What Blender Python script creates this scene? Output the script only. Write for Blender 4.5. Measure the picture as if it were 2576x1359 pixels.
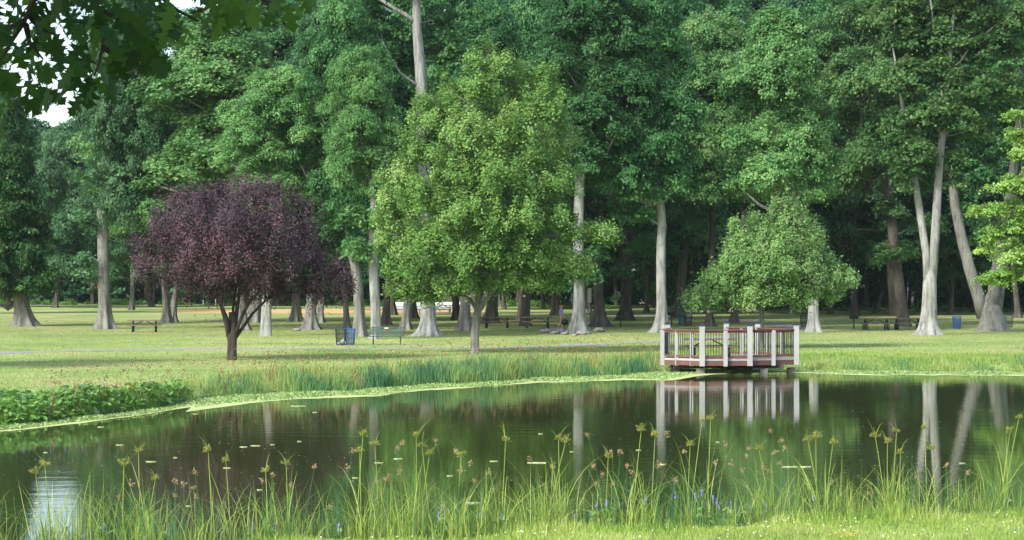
import bpy, bmesh, math, random
import numpy as np
from mathutils import Vector, Matrix
R = math.radians
for o in list(bpy.data.objects): bpy.data.objects.remove(o)
scene = bpy.context.scene
COL = scene.collection

# ---------------------------------------------------------------- camera, sky, sun, exposure
F, CU, HV, CAMZ = 6000.0, 1288.0, 690.0, 4.1      # focal length and horizon in the photograph's (2576 wide) pixels
LAWN = 0.35
cam_d = bpy.data.cameras.new('camera'); cam = bpy.data.objects.new('camera', cam_d); COL.objects.link(cam)
cam_d.sensor_width = 36; cam_d.lens = F / 2576 * 36; cam_d.clip_end = 4000; cam_d.clip_start = .1
cam.location = (0, 0, CAMZ); cam.rotation_euler = (R(90) + math.atan((HV - 679.5) / F), 0, 0)
scene.camera = cam
SUN_DIR = Vector((-.66, -.74, .82)).normalized()      # towards the sun
elev = math.asin(SUN_DIR.z); azim = math.atan2(SUN_DIR.x, SUN_DIR.y)
w = bpy.data.worlds.new('World'); scene.world = w; w.use_nodes = True
nt = w.node_tree; bg = nt.nodes['Background']
sky = nt.nodes.new('ShaderNodeTexSky'); sky.sky_type = 'NISHITA'; sky.sun_disc = False
sky.sun_elevation = elev; sky.sun_rotation = azim; sky.air_density = 1.0; sky.dust_density = 2.5
nt.links.new(sky.outputs[0], bg.inputs[0]); bg.inputs[1].default_value = .15
sl = bpy.data.lights.new('sun', 'SUN'); sl.energy = 2.3; sl.angle = R(8); sl.color = (1, .985, .93)
so = bpy.data.objects.new('sun', sl); COL.objects.link(so)
so.rotation_euler = (-SUN_DIR).to_track_quat('-Z', 'Y').to_euler(); so.location = (-30, 0, 60)
vs = scene.view_settings; vs.view_transform = 'Standard'; vs.look = 'None'; vs.exposure = 1.24; vs.gamma = 1
cy = scene.cycles; cy.max_bounces = 7; cy.diffuse_bounces = 3; cy.glossy_bounces = 3; cy.transmission_bounces = 4
cy.transparent_max_bounces = 6; cy.caustics_reflective = False; cy.caustics_refractive = False
cy.use_denoising = True

# ---------------------------------------------------------------- helpers
def at(u, v, z=LAWN):
    Y = F * (CAMZ - z) / (v - HV)
    return Vector(((u - CU) / F * Y, Y, z))
def px(u, v, Y): return Vector(((u - CU) / F * Y, Y, CAMZ - (v - HV) / F * Y))

def tag(o, label=None, cat=None, group=None, kind=None):
    if label: o['label'] = label
    if cat: o['category'] = cat
    if group: o['group'] = group
    if kind: o['kind'] = kind
    return o
def empty(name, loc, label, cat, group=None, rz=0):
    o = bpy.data.objects.new(name, None); COL.objects.link(o); o.location = loc; o.rotation_euler = (0, 0, rz)
    o.empty_display_size = .2
    return tag(o, label, cat, group)
def copy_tree(o, parent=None):
    c = o.copy(); COL.objects.link(c); c.parent = parent
    for ch in list(o.children): copy_tree(ch, c)
    return c

class MB:
    """collects vertices, faces, material index and a tone value per face"""
    def __init__(s): s.v = []; s.f = []; s.n = 0; s.m = []; s.t = []
    def add(s, verts, faces, mi=0, tone=.5):
        verts = np.asarray(verts, float).reshape(-1, 3)
        s.v.append(verts)
        for f in faces: s.f.append(tuple(int(i) + s.n for i in f)); s.m.append(mi); s.t.append(tone)
        s.n += len(verts)
    def box(s, c, d, rz=0, mi=0, rx=0, ry=0):
        x, y, z = (q / 2 for q in d)
        P = np.array([(a, b, e) for e in (-z, z) for b in (-y, y) for a in (-x, x)])
        M = np.array((Matrix.Rotation(rz, 3, 'Z') @ Matrix.Rotation(ry, 3, 'Y') @ Matrix.Rotation(rx, 3, 'X')))
        s.add(P @ M.T + np.array(c), [(0, 2, 3, 1), (4, 5, 7, 6), (0, 1, 5, 4), (2, 6, 7, 3), (0, 4, 6, 2), (1, 3, 7, 5)], mi)
    def tube(s, pts, rad, n=6, mi=0, caps=True, tone=.5):
        pts = [np.array(p, float) for p in pts]
        if not hasattr(rad, '__len__'): rad = [rad] * len(pts)
        V = []
        ref = None
        for i, p in enumerate(pts):
            t = pts[min(i + 1, len(pts) - 1)] - pts[max(i - 1, 0)]; t = t / (np.linalg.norm(t) + 1e-9)
            if ref is None: ref = np.array((1., 0, 0)) if abs(t[0]) < .8 else np.array((0, 1., 0))
            a = ref - t * ref.dot(t); a /= np.linalg.norm(a) + 1e-9; ref = a; b = np.cross(t, a)
            for k in range(n):
                th = 2 * math.pi * k / n
                V.append(p + rad[i] * (a * math.cos(th) + b * math.sin(th)))
        Fc = [(i * n + k, i * n + (k + 1) % n, (i + 1) * n + (k + 1) % n, (i + 1) * n + k) for i in range(len(pts) - 1) for k in range(n)]
        if caps: Fc += [tuple(range(n))[::-1], tuple(range((len(pts) - 1) * n, len(pts) * n))]
        s.add(V, Fc, mi, tone)
    def lathe(s, prof, n=16, c=(0, 0, 0), mi=0):
        V = [(c[0] + r * math.cos(2 * math.pi * k / n), c[1] + r * math.sin(2 * math.pi * k / n), c[2] + z) for r, z in prof for k in range(n)]
        Fc = [(i * n + k, i * n + (k + 1) % n, (i + 1) * n + (k + 1) % n, (i + 1) * n + k) for i in range(len(prof) - 1) for k in range(n)]
        s.add(V, Fc, mi)
    def build(s, name, mats, parent=None, smooth=False, bevel=0, tone=False):
        me = bpy.data.meshes.new(name)
        me.from_pydata(np.concatenate(s.v).tolist(), [], s.f)
        for m in (mats if isinstance(mats, (list, tuple)) else [mats]): me.materials.append(m)
        me.polygons.foreach_set('material_index', s.m)
        if smooth: me.polygons.foreach_set('use_smooth', [True] * len(s.f))
        if tone:
            a = me.attributes.new('tone', 'FLOAT', 'FACE'); a.data.foreach_set('value', s.t)
        me.update()
        o = bpy.data.objects.new(name, me); COL.objects.link(o); o.parent = parent
        if bevel:
            b = o.modifiers.new('b', 'BEVEL'); b.width = bevel; b.segments = 2; b.limit_method = 'ANGLE'
        return o

def quads_mesh(name, V, k, tone, mats, mi=None, smooth=False):
    """V: (N,k,3) polygons with k corners each; fast mesh of N faces"""
    N = len(V); me = bpy.data.meshes.new(name)
    me.vertices.add(N * k); me.vertices.foreach_set('co', np.ascontiguousarray(V, dtype=np.float32).ravel())
    me.loops.add(N * k); me.loops.foreach_set('vertex_index', np.arange(N * k, dtype=np.int32))
    me.polygons.add(N); me.polygons.foreach_set('loop_start', np.arange(0, N * k, k, dtype=np.int32))
    me.polygons.foreach_set('loop_total', np.full(N, k, dtype=np.int32))
    for m in (mats if isinstance(mats, (list, tuple)) else [mats]): me.materials.append(m)
    if mi is not None: me.polygons.foreach_set('material_index', np.asarray(mi, dtype=np.int32))
    a = me.attributes.new('tone', 'FLOAT', 'FACE'); a.data.foreach_set('value', np.asarray(tone, dtype=np.float32))
    me.update(calc_edges=True)
    return me
def link(name, me, parent=None):
    o = bpy.data.objects.new(name, me); COL.objects.link(o); o.parent = parent; return o

def nrm(a): return a / (np.linalg.norm(a, axis=-1, keepdims=True) + 1e-9)
def leaves(rng, C, N, L, W, fold=.25, down=.35):
    """one bent diamond leaf per centre C with rough normal N -> (n,4,3)"""
    n = len(C); N = nrm(N)
    A = rng.normal(size=(n, 3)); A[:, 2] -= down; A = nrm(A - N * (A * N).sum(1, keepdims=True)); B = np.cross(N, A)
    Ls = L * rng.uniform(.65, 1.3, (n, 1)); Ws = W * rng.uniform(.7, 1.2, (n, 1))
    b = C - A * Ls * .5; t = C + A * Ls * .5 - N * Ls * .12; m = C - A * Ls * .03
    return np.stack([b, m - B * Ws * .5 - N * Ws * fold, t, m + B * Ws * .5 - N * Ws * fold], 1)
def cluster_crown(rng, blobs, L, W, dens=1.9, per=46, cr=(.5, .95), flat=.42, low=-.55, outw=.55, inner=.25, spread=(.82, 1.06)):
    """leaf clusters spread over the shells (and some inside) of blobs (x,y,z,rx,rz)"""
    Cs, Ds, Ts = [], [], []
    for (x, y, z, r, rz) in blobs:
        k = max(4, int(dens * 4 * r * max(r, rz)))
        d = nrm(rng.normal(size=(k * 2, 3))); d = d[d[:, 2] > low][:k]; k = len(d)
        rad = rng.uniform(*spread, (k, 1)); ins = rng.random((k, 1)) < inner; rad = np.where(ins, rng.uniform(.2, .8, (k, 1)), rad)
        Cs.append(np.array([x, y, z]) + d * rad * np.array([r, r, rz])); Ds.append(d); Ts.append(np.full(k, rng.uniform(-.12, .12)))
    C = np.concatenate(Cs); D = np.concatenate(Ds); T = np.concatenate(Ts) + rng.normal(0, .12, len(C))
    cra = rng.uniform(cr[0], cr[1], len(C))
    idx = np.repeat(np.arange(len(C)), (per * (cra / np.mean(cr)) ** 2).astype(int) + 4)
    n = len(idx); off = rng.normal(size=(n, 3)) * .45; off[:, 2] *= flat
    # let each cluster arch downward away from its centre
    rr = np.hypot(off[:, 0], off[:, 1]); off[:, 2] -= rr ** 2 * .35
    P = C[idx] + off * cra[idx][:, None]
    N = D[idx] * outw + np.array([0, 0, .65]) + rng.normal(size=(n, 3)) * .42
    tone = .5 + T[idx] + rng.normal(0, .13, n)
    return leaves(rng, P, N, L, W), np.clip(tone, 0, 1)
def fork_limbs(mb, rng, axis_pts, blobs, r0, n=5, frac=.55, sub=2):
    """limbs from an upright axis into the blobs"""
    top = axis_pts[-1]
    for (x, y, z, r, rz) in blobs:
        d = math.hypot(x - top[0], y - top[1])
        zs = max(z - d * rng.uniform(.5, 1.0) - .3 * rz, axis_pts[0][2] + .1)
        zs = min(zs, top[2])
        k = np.interp(zs, [p[2] for p in axis_pts], np.arange(len(axis_pts)))
        i = int(min(k, len(axis_pts) - 2)); f = k - i
        s = np.array(axis_pts[i]) * (1 - f) + np.array(axis_pts[i + 1]) * f
        e = np.array((x, y, z)); m = s * .5 + e * .5 + np.array((0, 0, -.06 * d)) + rng.normal(0, .05 * d + .05, 3)
        h = 1 - (zs - axis_pts[0][2]) / max(.1, (top[2] - axis_pts[0][2]) * 1.25)
        rr = r0 * frac * max(.3, h)
        mb.tube([s, s * .7 + m * .3 + rng.normal(0, .06, 3), m, m * .4 + e * .6, e], [rr, rr * .85, rr * .6, rr * .4, rr * .15], n)
        for _ in range(sub):
            dd = nrm(rng.normal(size=3)) * np.array((r, r, rz)) * .9; dd[2] = abs(dd[2]) * .8
            q = m * .45 + e * .55
            mb.tube([q, q + dd * .5 + rng.normal(0, .1, 3), e + dd], [rr * .35, rr * .2, .012], 4)

# ---------------------------------------------------------------- materials
def mat(name, color=(.5, .5, .5), rough=.6, metal=0, spec=.4, bump=None, var=None):
    """var=(scale,(r,g,b),amount[,stretch]) noise mix of a second colour; bump=(scale,strength,dist[,stretch])"""
    m = bpy.data.materials.new(name); m.use_nodes = True; t = m.node_tree; p = t.nodes['Principled BSDF']
    p.inputs['Base Color'].default_value = (*color, 1); p.inputs['Roughness'].default_value = rough
    p.inputs['Metallic'].default_value = metal; p.inputs['Specular IOR Level'].default_value = spec
    tc = t.nodes.new('ShaderNodeTexCoord')
    def noise(scale, stretch=(1, 1, 1), det=6):
        mp = t.nodes.new('ShaderNodeMapping'); mp.inputs['Scale'].default_value = stretch
        t.links.new(tc.outputs['Object'], mp.inputs[0]); n = t.nodes.new('ShaderNodeTexNoise')
        n.inputs['Scale'].default_value = scale; n.inputs['Detail'].default_value = det; n.inputs['Roughness'].default_value = .62
        t.links.new(mp.outputs[0], n.inputs['Vector']); return n
    if var:
        n = noise(var[0], var[3] if len(var) > 3 else (1, 1, 1))
        mx = t.nodes.new('ShaderNodeMix'); mx.data_type = 'RGBA'
        mr = t.nodes.new('ShaderNodeMapRange'); mr.inputs[1].default_value = .38; mr.inputs[2].default_value = .64; mr.inputs[4].default_value = var[2]
        t.links.new(n.outputs[0], mr.inputs[0]); t.links.new(mr.outputs[0], mx.inputs[0])
        mx.inputs[6].default_value = (*color, 1); mx.inputs[7].default_value = (*var[1], 1)
        t.links.new(mx.outputs[2], p.inputs['Base Color'])
    if bump:
        n = noise(bump[0], bump[3] if len(bump) > 3 else (1, 1, 1))
        b = t.nodes.new('ShaderNodeBump'); b.inputs['Strength'].default_value = bump[1]; b.inputs['Distance'].default_value = bump[2]
        t.links.new(n.outputs[0], b.inputs['Height']); t.links.new(b.outputs[0], p.inputs['Normal'])
    return m

def leafmat(name, dark, mid, light, trans=.38, rough=.55, spec=.2, objvar=.22, tcol=None):
    m = bpy.data.materials.new(name); m.use_nodes = True; t = m.node_tree; t.nodes.clear()
    out = t.nodes.new('ShaderNodeOutputMaterial'); p = t.nodes.new('ShaderNodeBsdfPrincipled'); tr = t.nodes.new('ShaderNodeBsdfTranslucent')
    at_ = t.nodes.new('ShaderNodeAttribute'); at_.attribute_name = 'tone'
    cr = t.nodes.new('ShaderNodeValToRGB'); e = cr.color_ramp.elements
    e[0].position = .1; e[0].color = (*dark, 1); e[1].position = .95; e[1].color = (*light, 1); q = e.new(.5); q.color = (*mid, 1)
    oi = t.nodes.new('ShaderNodeObjectInfo'); mr = t.nodes.new('ShaderNodeMapRange')
    mr.inputs[3].default_value = 1 - objvar; mr.inputs[4].default_value = 1 + objvar
    hs = t.nodes.new('ShaderNodeHueSaturation')
    t.links.new(at_.outputs['Fac'], cr.inputs[0]); t.links.new(oi.outputs['Random'], mr.inputs[0]); t.links.new(mr.outputs[0], hs.inputs['Value'])
    t.links.new(cr.outputs[0], hs.inputs['Color'])
    t.links.new(hs.outputs[0], p.inputs['Base Color']); p.inputs['Roughness'].default_value = rough; p.inputs['Specular IOR Level'].default_value = spec
    hs2 = t.nodes.new('ShaderNodeHueSaturation'); hs2.inputs['Hue'].default_value = .485 if tcol is None else .5; hs2.inputs['Value'].default_value = 1.25
    t.links.new(hs.outputs[0], hs2.inputs['Color']); t.links.new(hs2.outputs[0], tr.inputs['Color'])
    mx = t.nodes.new('ShaderNodeMixShader'); mx.inputs[0].default_value = trans
    t.links.new(p.outputs[0], mx.inputs[1]); t.links.new(tr.outputs[0], mx.inputs[2]); t.links.new(mx.outputs[0], out.inputs[0])
    return m

def barkmat(name, c1, c2, c3):
    m = bpy.data.materials.new(name); m.use_nodes = True; t = m.node_tree; p = t.nodes['Principled BSDF']
    p.inputs['Roughness'].default_value = .9; p.inputs['Specular IOR Level'].default_value = .15
    tc = t.nodes.new('ShaderNodeTexCoord')
    def noise(sc, st, det=8):
        mp = t.nodes.new('ShaderNodeMapping'); mp.inputs['Scale'].default_value = st
        t.links.new(tc.outputs['Object'], mp.inputs[0]); n = t.nodes.new('ShaderNodeTexNoise'); n.inputs['Scale'].default_value = sc
        n.inputs['Detail'].default_value = det; n.inputs['Roughness'].default_value = .7; t.links.new(mp.outputs[0], n.inputs['Vector']); return n
    a = noise(7, (1, 1, .12)); b = noise(1.1, (1, 1, .6), 4)
    r1 = t.nodes.new('ShaderNodeValToRGB'); e = r1.color_ramp.elements; e[0].position = .36; e[0].color = (*c1, 1); e[1].position = .62; e[1].color = (*c2, 1)
    t.links.new(a.outputs[0], r1.inputs[0])
    mx = t.nodes.new('ShaderNodeMix'); mx.data_type = 'RGBA'; mr = t.nodes.new('ShaderNodeMapRange'); mr.inputs[1].default_value = .42; mr.inputs[2].default_value = .66
    mr.inputs[4].default_value = .75
    t.links.new(b.outputs[0], mr.inputs[0]); t.links.new(mr.outputs[0], mx.inputs[0]); t.links.new(r1.outputs[0], mx.inputs[6]); mx.inputs[7].default_value = (*c3, 1)
    t.links.new(mx.outputs[2], p.inputs['Base Color'])
    bp = t.nodes.new('ShaderNodeBump'); bp.inputs['Strength'].default_value = 1; bp.inputs['Distance'].default_value = .09
    t.links.new(a.outputs[0], bp.inputs['Height']); t.links.new(bp.outputs[0], p.inputs['Normal'])
    return m

LF = dict(
    oak=leafmat('leaf_oak', (.018, .070, .024), (.050, .155, .048), (.13, .28, .09)),
    light=leafmat('leaf_oak_painted_sun', (.040, .110, .032), (.098, .230, .068), (.21, .36, .125)),  # lighter than plain oak: sunlight on the crowns put into the leaf colour
    blue=leafmat('leaf_blue_green', (.030, .090, .038), (.066, .17, .070), (.15, .28, .125)),
    dark=leafmat('leaf_dark', (.012, .045, .014), (.028, .085, .022), (.075, .16, .038)),
    wood=leafmat('leaf_wood_painted_shade', (.018, .062, .028), (.035, .11, .046), (.08, .18, .07), objvar=.3),  # darker leaf colour stands in for the heavy shade of the wood
    maple=leafmat('leaf_maple', (.066, .166, .035), (.155, .295, .068), (.31, .45, .15), objvar=0),
    pear=leafmat('leaf_pear', (.075, .18, .045), (.16, .30, .090), (.31, .44, .17), objvar=0),
    lime=leafmat('leaf_lime', (.11, .22, .04), (.21, .38, .075), (.36, .52, .16), objvar=0),
    olive=leafmat('leaf_olive', (.032, .095, .028), (.080, .18, .052), (.18, .31, .10)),
    plum=leafmat('leaf_plum', (.030, .020, .028), (.080, .055, .070), (.17, .066, .078), trans=.2, objvar=0, tcol=1),
    shrub=leafmat('leaf_shrub', (.04, .11, .02), (.09, .2, .04), (.18, .32, .07)),
    fore=leafmat('leaf_red_oak', (.014, .045, .008), (.03, .08, .012), (.06, .14, .02), trans=.4, objvar=0),
    reed=leafmat('leaf_reed', (.06, .17, .08), (.16, .30, .09), (.34, .41, .13), objvar=0, trans=.3),
    grass=leafmat('leaf_grass', (.10, .20, .03), (.24, .35, .06), (.42, .48, .15), objvar=0, trans=.3),
    lawn=leafmat('leaf_lawn', (.13, .22, .055), (.235, .33, .10), (.38, .41, .18), objvar=0, trans=.3),
    pond=leafmat('leaf_pickerel', (.06, .17, .025), (.14, .31, .055), (.27, .45, .11), objvar=.1, trans=.3, rough=.3, spec=.5),
    weed=leafmat('leaf_waterweed', (.16, .27, .07), (.26, .38, .13), (.36, .46, .20), objvar=0, trans=.2),
)
BK = dict(
    grey=barkmat('bark_grey', (.07, .070, .060), (.185, .185, .163), (.265, .265, .24)),
    pale=barkmat('bark_pale', (.09, .092, .082), (.285, .295, .27), (.35, .36, .335)),
    brown=barkmat('bark_brown', (.04, .036, .03), (.095, .085, .07), (.14, .13, .11)),
    dark=barkmat('bark_dark', (.025, .022, .018), (.06, .052, .042), (.09, .08, .065)),
)

# ---------------------------------------------------------------- ground, pond, paths
far_pts = sorted([(p.x, p.y) for p in (at(u, v, 0) for u, v in
    [(0, 1078), (150, 1062), (300, 1040), (440, 1020), (520, 1000), (700, 990), (900, 984), (1050, 972), (1200, 964), (1400, 952), (1560, 944), (1700, 934), (1850, 918), (1960, 918), (2060, 934), (2300, 936), (2576, 938)])] + [(-60, 44), (-25, 52), (50, 97), (120, 92)])
FX, FY = np.array(far_pts).T
def yfar(x): return np.interp(x, FX, FY) + .35 * np.sin(x * 1.3) + .2 * np.sin(x * 3.1 + 1)
def ynear(x): return np.interp(x, [-60, -9, -4, 1, 5, 9, 60], [33, 33.6, 34.6, 36.2, 37.9, 39.4, 39.6]) + .25 * np.sin(x * 1.7) + .12 * np.sin(x * 4.3 + 2)
def ground_z(x, y):
    x = np.asarray(x, float); y = np.asarray(y, float)
    inside = np.minimum(yfar(x) - y, y - ynear(x))
    t = np.clip(-inside / 2.6, 0, 1); land = -.02 + (LAWN + .02) * (1 - (1 - t) ** 2)
    near = np.clip((31 - y) / 31, 0, 1) * 2.1
    return np.where(inside > 0, -.02 - .22 * np.minimum(inside, 5), land) + near
gx = np.unique(np.concatenate([np.arange(-26, 26.01, .35), np.arange(-120, 121, 6), [-400, -300, -200, 200, 300, 400]]))
gy = np.unique(np.concatenate([np.arange(30, 104.01, .35), np.arange(-20, 30, 2), np.arange(104, 360, 6), [-200, -80, 420, 540]]))
GX, GY = np.meshgrid(gx, gy); GZ = ground_z(GX, GY)
V = np.stack([GX, GY, GZ], -1).reshape(-1, 3); nx, ny = len(gx), len(gy)
ii = (np.arange(ny - 1)[:, None] * nx + np.arange(nx - 1)[None, :]).ravel()
me = bpy.data.meshes.new('ground'); me.from_pydata(V.tolist(), [], np.stack([ii, ii + 1, ii + nx + 1, ii + nx], 1).tolist())
me.polygons.foreach_set('use_smooth', [True] * len(me.polygons))
gm = bpy.data.materials.new('ground_grass'); gm.use_nodes = True; t = gm.node_tree; p = t.nodes['Principled BSDF']
p.inputs['Roughness'].default_value = .95; p.inputs['Specular IOR Level'].default_value = .1
tc = t.nodes.new('ShaderNodeTexCoord')
def gn(scale, det=5, st=(1, 1, 1), rough=.6):
    mp = t.nodes.new('ShaderNodeMapping'); mp.inputs['Scale'].default_value = st; t.links.new(tc.outputs['Object'], mp.inputs[0])
    n = t.nodes.new('ShaderNodeTexNoise'); n.inputs['Scale'].default_value = scale; n.inputs['Detail'].default_value = det; n.inputs['Roughness'].default_value = rough
    t.links.new(mp.outputs[0], n.inputs['Vector']); return n.outputs[0]
def ramp(src, stops):
    r = t.nodes.new('ShaderNodeValToRGB'); e = r.color_ramp.elements
    e[0].position, e[0].color = stops[0][0], (*stops[0][1], 1); e[1].position, e[1].color = stops[-1][0], (*stops[-1][1], 1)
    for ps, c in stops[1:-1]: q = e.new(ps); q.color = (*c, 1)
    t.links.new(src, r.inputs[0]); return r.outputs[0]
def mixc(f, a, b, bt='MIX'):
    m_ = t.nodes.new('ShaderNodeMix'); m_.data_type = 'RGBA'; m_.blend_type = bt
    if hasattr(f, 'links'): t.links.new(f, m_.inputs[0])
    else: m_.inputs[0].default_value = f
    for k, s in ((6, a), (7, b)):
        if hasattr(s, 'links'): t.links.new(s, m_.inputs[k])
        else: m_.inputs[k].default_value = (*s, 1)
    return m_.outputs[2]
base = ramp(gn(.10, 8, (1, 1, 1), .72), [(.38, (.15, .25, .06)), (.5, (.27, .36, .11)), (.60, (.40, .40, .17))])
dry = ramp(gn(.23, 6, (1, .7, 1)), [(.52, (0, 0, 0)), (.68, (1, 1, 1))])
# browner, duller turf beneath the park trees (a belt 135-215 m out)
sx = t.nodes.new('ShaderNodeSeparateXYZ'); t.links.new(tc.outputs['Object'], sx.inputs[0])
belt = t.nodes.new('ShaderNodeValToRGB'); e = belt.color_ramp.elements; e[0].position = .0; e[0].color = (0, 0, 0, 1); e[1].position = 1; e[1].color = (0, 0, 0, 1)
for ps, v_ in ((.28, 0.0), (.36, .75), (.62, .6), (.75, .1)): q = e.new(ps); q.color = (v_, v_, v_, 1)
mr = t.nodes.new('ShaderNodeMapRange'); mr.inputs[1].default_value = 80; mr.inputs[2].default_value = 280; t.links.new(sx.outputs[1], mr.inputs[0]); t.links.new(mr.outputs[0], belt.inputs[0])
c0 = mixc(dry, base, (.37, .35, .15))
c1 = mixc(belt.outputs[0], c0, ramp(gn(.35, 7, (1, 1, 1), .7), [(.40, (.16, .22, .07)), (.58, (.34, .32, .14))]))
fine = ramp(gn(9, 4, (1, 1, 1), .7), [(.3, (.55, .55, .55)), (.7, (1.25, 1.25, 1.25))])
c2 = mixc(1.0, c1, fine, 'MULTIPLY')
litter = t.nodes.new('ShaderNodeMapRange'); litter.inputs[1].default_value = 288; litter.inputs[2].default_value = 300; t.links.new(sx.outputs[1], litter.inputs[0])
c2 = mixc(litter.outputs[0], c2, (.05, .042, .026))   # leaf litter under the far wood, darkened in place of its shade
# bare mud where the bed lies under water
mud = t.nodes.new('ShaderNodeMapRange'); mud.inputs[1].default_value = .12; mud.inputs[2].default_value = .02; t.links.new(sx.outputs[2], mud.inputs[0])
c3 = mixc(mud.outputs[0], c2, (.06, .055, .03))
t.links.new(c3, p.inputs['Base Color'])
bp = t.nodes.new('ShaderNodeBump'); bp.inputs['Strength'].default_value = .6; bp.inputs['Distance'].default_value = .08
t.links.new(gn(14, 4), bp.inputs['Height']); t.links.new(bp.outputs[0], p.inputs['Normal'])
me.materials.append(gm)
tag(link('ground', me), kind='structure')

# water
wm = bpy.data.materials.new('pond_water'); wm.use_nodes = True; t = wm.node_tree; p = t.nodes['Principled BSDF']
p.inputs['Base Color'].default_value = (.033, .043, .013, 1); p.inputs['Roughness'].default_value = .035; p.inputs['IOR'].default_value = 1.333
tc = t.nodes.new('ShaderNodeTexCoord')
n1 = gn(1.6, 3, (.35, 1, 1), .5); n2 = gn(7, 2, (.5, 1, 1), .5)
big = gn(.06, 3); mrw = t.nodes.new('ShaderNodeMapRange'); mrw.inputs[1].default_value = .42; mrw.inputs[2].default_value = .62; mrw.inputs[3].default_value = .25; mrw.inputs[4].default_value = 1.0
t.links.new(big, mrw.inputs[0])
ad = t.nodes.new('ShaderNodeMath'); ad.operation = 'ADD'; t.links.new(n1, ad.inputs[0])
ml = t.nodes.new('ShaderNodeMath'); ml.operation = 'MULTIPLY'; ml.inputs[1].default_value = .22; t.links.new(n2, ml.inputs[0]); t.links.new(ml.outputs[0], ad.inputs[1])
ml2 = t.nodes.new('ShaderNodeMath'); ml2.operation = 'MULTIPLY'; t.links.new(ad.outputs[0], ml2.inputs[0]); t.links.new(mrw.outputs[0], ml2.inputs[1])
bp = t.nodes.new('ShaderNodeBump'); bp.inputs['Strength'].default_value = 1; bp.inputs['Distance'].default_value = .0065
t.links.new(ml2.outputs[0], bp.inputs['Height']); t.links.new(bp.outputs[0], p.inputs['Normal'])
mb = MB(); mb.add([(-140, 30, 0), (140, 30, 0), (140, 112, 0), (-140, 112, 0)], [(0, 1, 2, 3)])
tag(mb.build('water', wm), kind='structure')

def ribbon(name, pts, wd, m, dz=.02, label=None):
    P = [np.array(p[:2]) for p in pts]
    # Catmull-Rom smoothing
    Q = []
    for i in range(len(P) - 1):
        p0, p1, p2, p3 = P[max(i - 1, 0)], P[i], P[i + 1], P[min(i + 2, len(P) - 1)]
        for s in np.linspace(0, 1, 12, endpoint=False):
            Q.append(.5 * ((2 * p1) + (-p0 + p2) * s + (2 * p0 - 5 * p1 + 4 * p2 - p3) * s * s + (-p0 + 3 * p1 - 3 * p2 + p3) * s ** 3))
    Q.append(P[-1]); Q = np.array(Q); T = np.gradient(Q, axis=0); T /= np.linalg.norm(T, axis=1)[:, None]; Nn = np.stack([-T[:, 1], T[:, 0]], 1)
    wv = wd / 2 * (1 + .06 * np.sin(np.arange(len(Q)) * 1.7))[:, None]
    a, b = Q + Nn * wv, Q - Nn * wv
    V = [(x, y, LAWN + dz) for x, y in a] + [(x, y, LAWN + dz) for x, y in b] + [(x, y, LAWN - .05) for x, y in a] + [(x, y, LAWN - .05) for x, y in b]
    n = len(Q); Fc = [(i, i + n, i + n + 1, i + 1) for i in range(n - 1)] + [(i, i + 1, i + 1 + 2 * n, i + 2 * n) for i in range(n - 1)] + [(i + n, i + 3 * n, i + 1 + 3 * n, i + 1 + n) for i in range(n - 1)]
    mb = MB(); mb.add(V, Fc); o = mb.build(name, m); tag(o, kind='structure'); return o
asph = mat('asphalt', (.20, .20, .205), .9, var=(2.2, (.29, .285, .28), .8), bump=(40, .5, .01))
ribbon('path', [at(u, v) for u, v in [(-700, 925), (-300, 903), (0, 889), (150, 884), (290, 881), (500, 878), (800, 876.5), (1200, 875.5), (1330, 873), (1450, 869), (1560, 864), (1660, 859), (1800, 850), (1920, 840), (1995, 829), (1990, 821), (1935, 812), (1860, 807), (1750, 801), (1650, 795), (1560, 789), (1400, 782)]], 1.45, asph, .014)
ribbon('path', [at(u, v) for u, v in [(-400, 771), (0, 768.5), (300, 767), (720, 765.5), (1300, 764.5)]], 3.0, asph, .014)
dirt = mat('infield_dirt', (.50, .26, .12), .95, var=(.4, (.60, .36, .19), .9), bump=(20, .4, .02))
mb = MB(); cpt = at(810, 783)
k = 72; V = []
rg = np.random.default_rng(5)
for i in range(k):
    a = 2 * math.pi * i / k; rr = 1 + .03 * rg.normal()
    V.append((cpt.x + 18.2 * math.cos(a) * rr, cpt.y + 12.5 * math.sin(a) * rr, LAWN + .006))
mb.add(V, [tuple(range(k))]); tag(mb.build('infield_dirt', dirt), kind='structure')

# ---------------------------------------------------------------- tree kit
TR, TH = 6.0, 16.0      # radius and height of the shared crown shapes
def broad_blobs(rng, n=24, prof='oval'):
    out = []
    for i in range(n):
        f = (i + .5) / n; z = TH * (.06 + .86 * f)
        pr = {'oval': math.sin(math.pi * (.16 + .74 * f)) ** .7, 'low': (1 - .75 * f ** 1.6), 'high': math.sin(math.pi * (.08 + .78 * f)) ** .9}[prof]
        a = i * 2.399 + rng.uniform(-.3, .3); r = rng.choice([1.0, 1.3, 1.7, 2.2, 2.8]) * rng.uniform(.85, 1.15) * (.75 + .25 * pr)
        d = max(0, TR * pr - r * .7) * rng.uniform(.55, 1.18)
        out.append((d * math.cos(a), d * math.sin(a), z + rng.uniform(-1.5, 1.5), r, r * rng.uniform(.6, .95)))
    for i in range(n // 3):
        z = TH * (.2 + .7 * i / (n // 3)); out.append((rng.uniform(-1, 1), rng.uniform(-1, 1), z, 1.9, 1.5))
    return out
CROWNS = []
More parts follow.
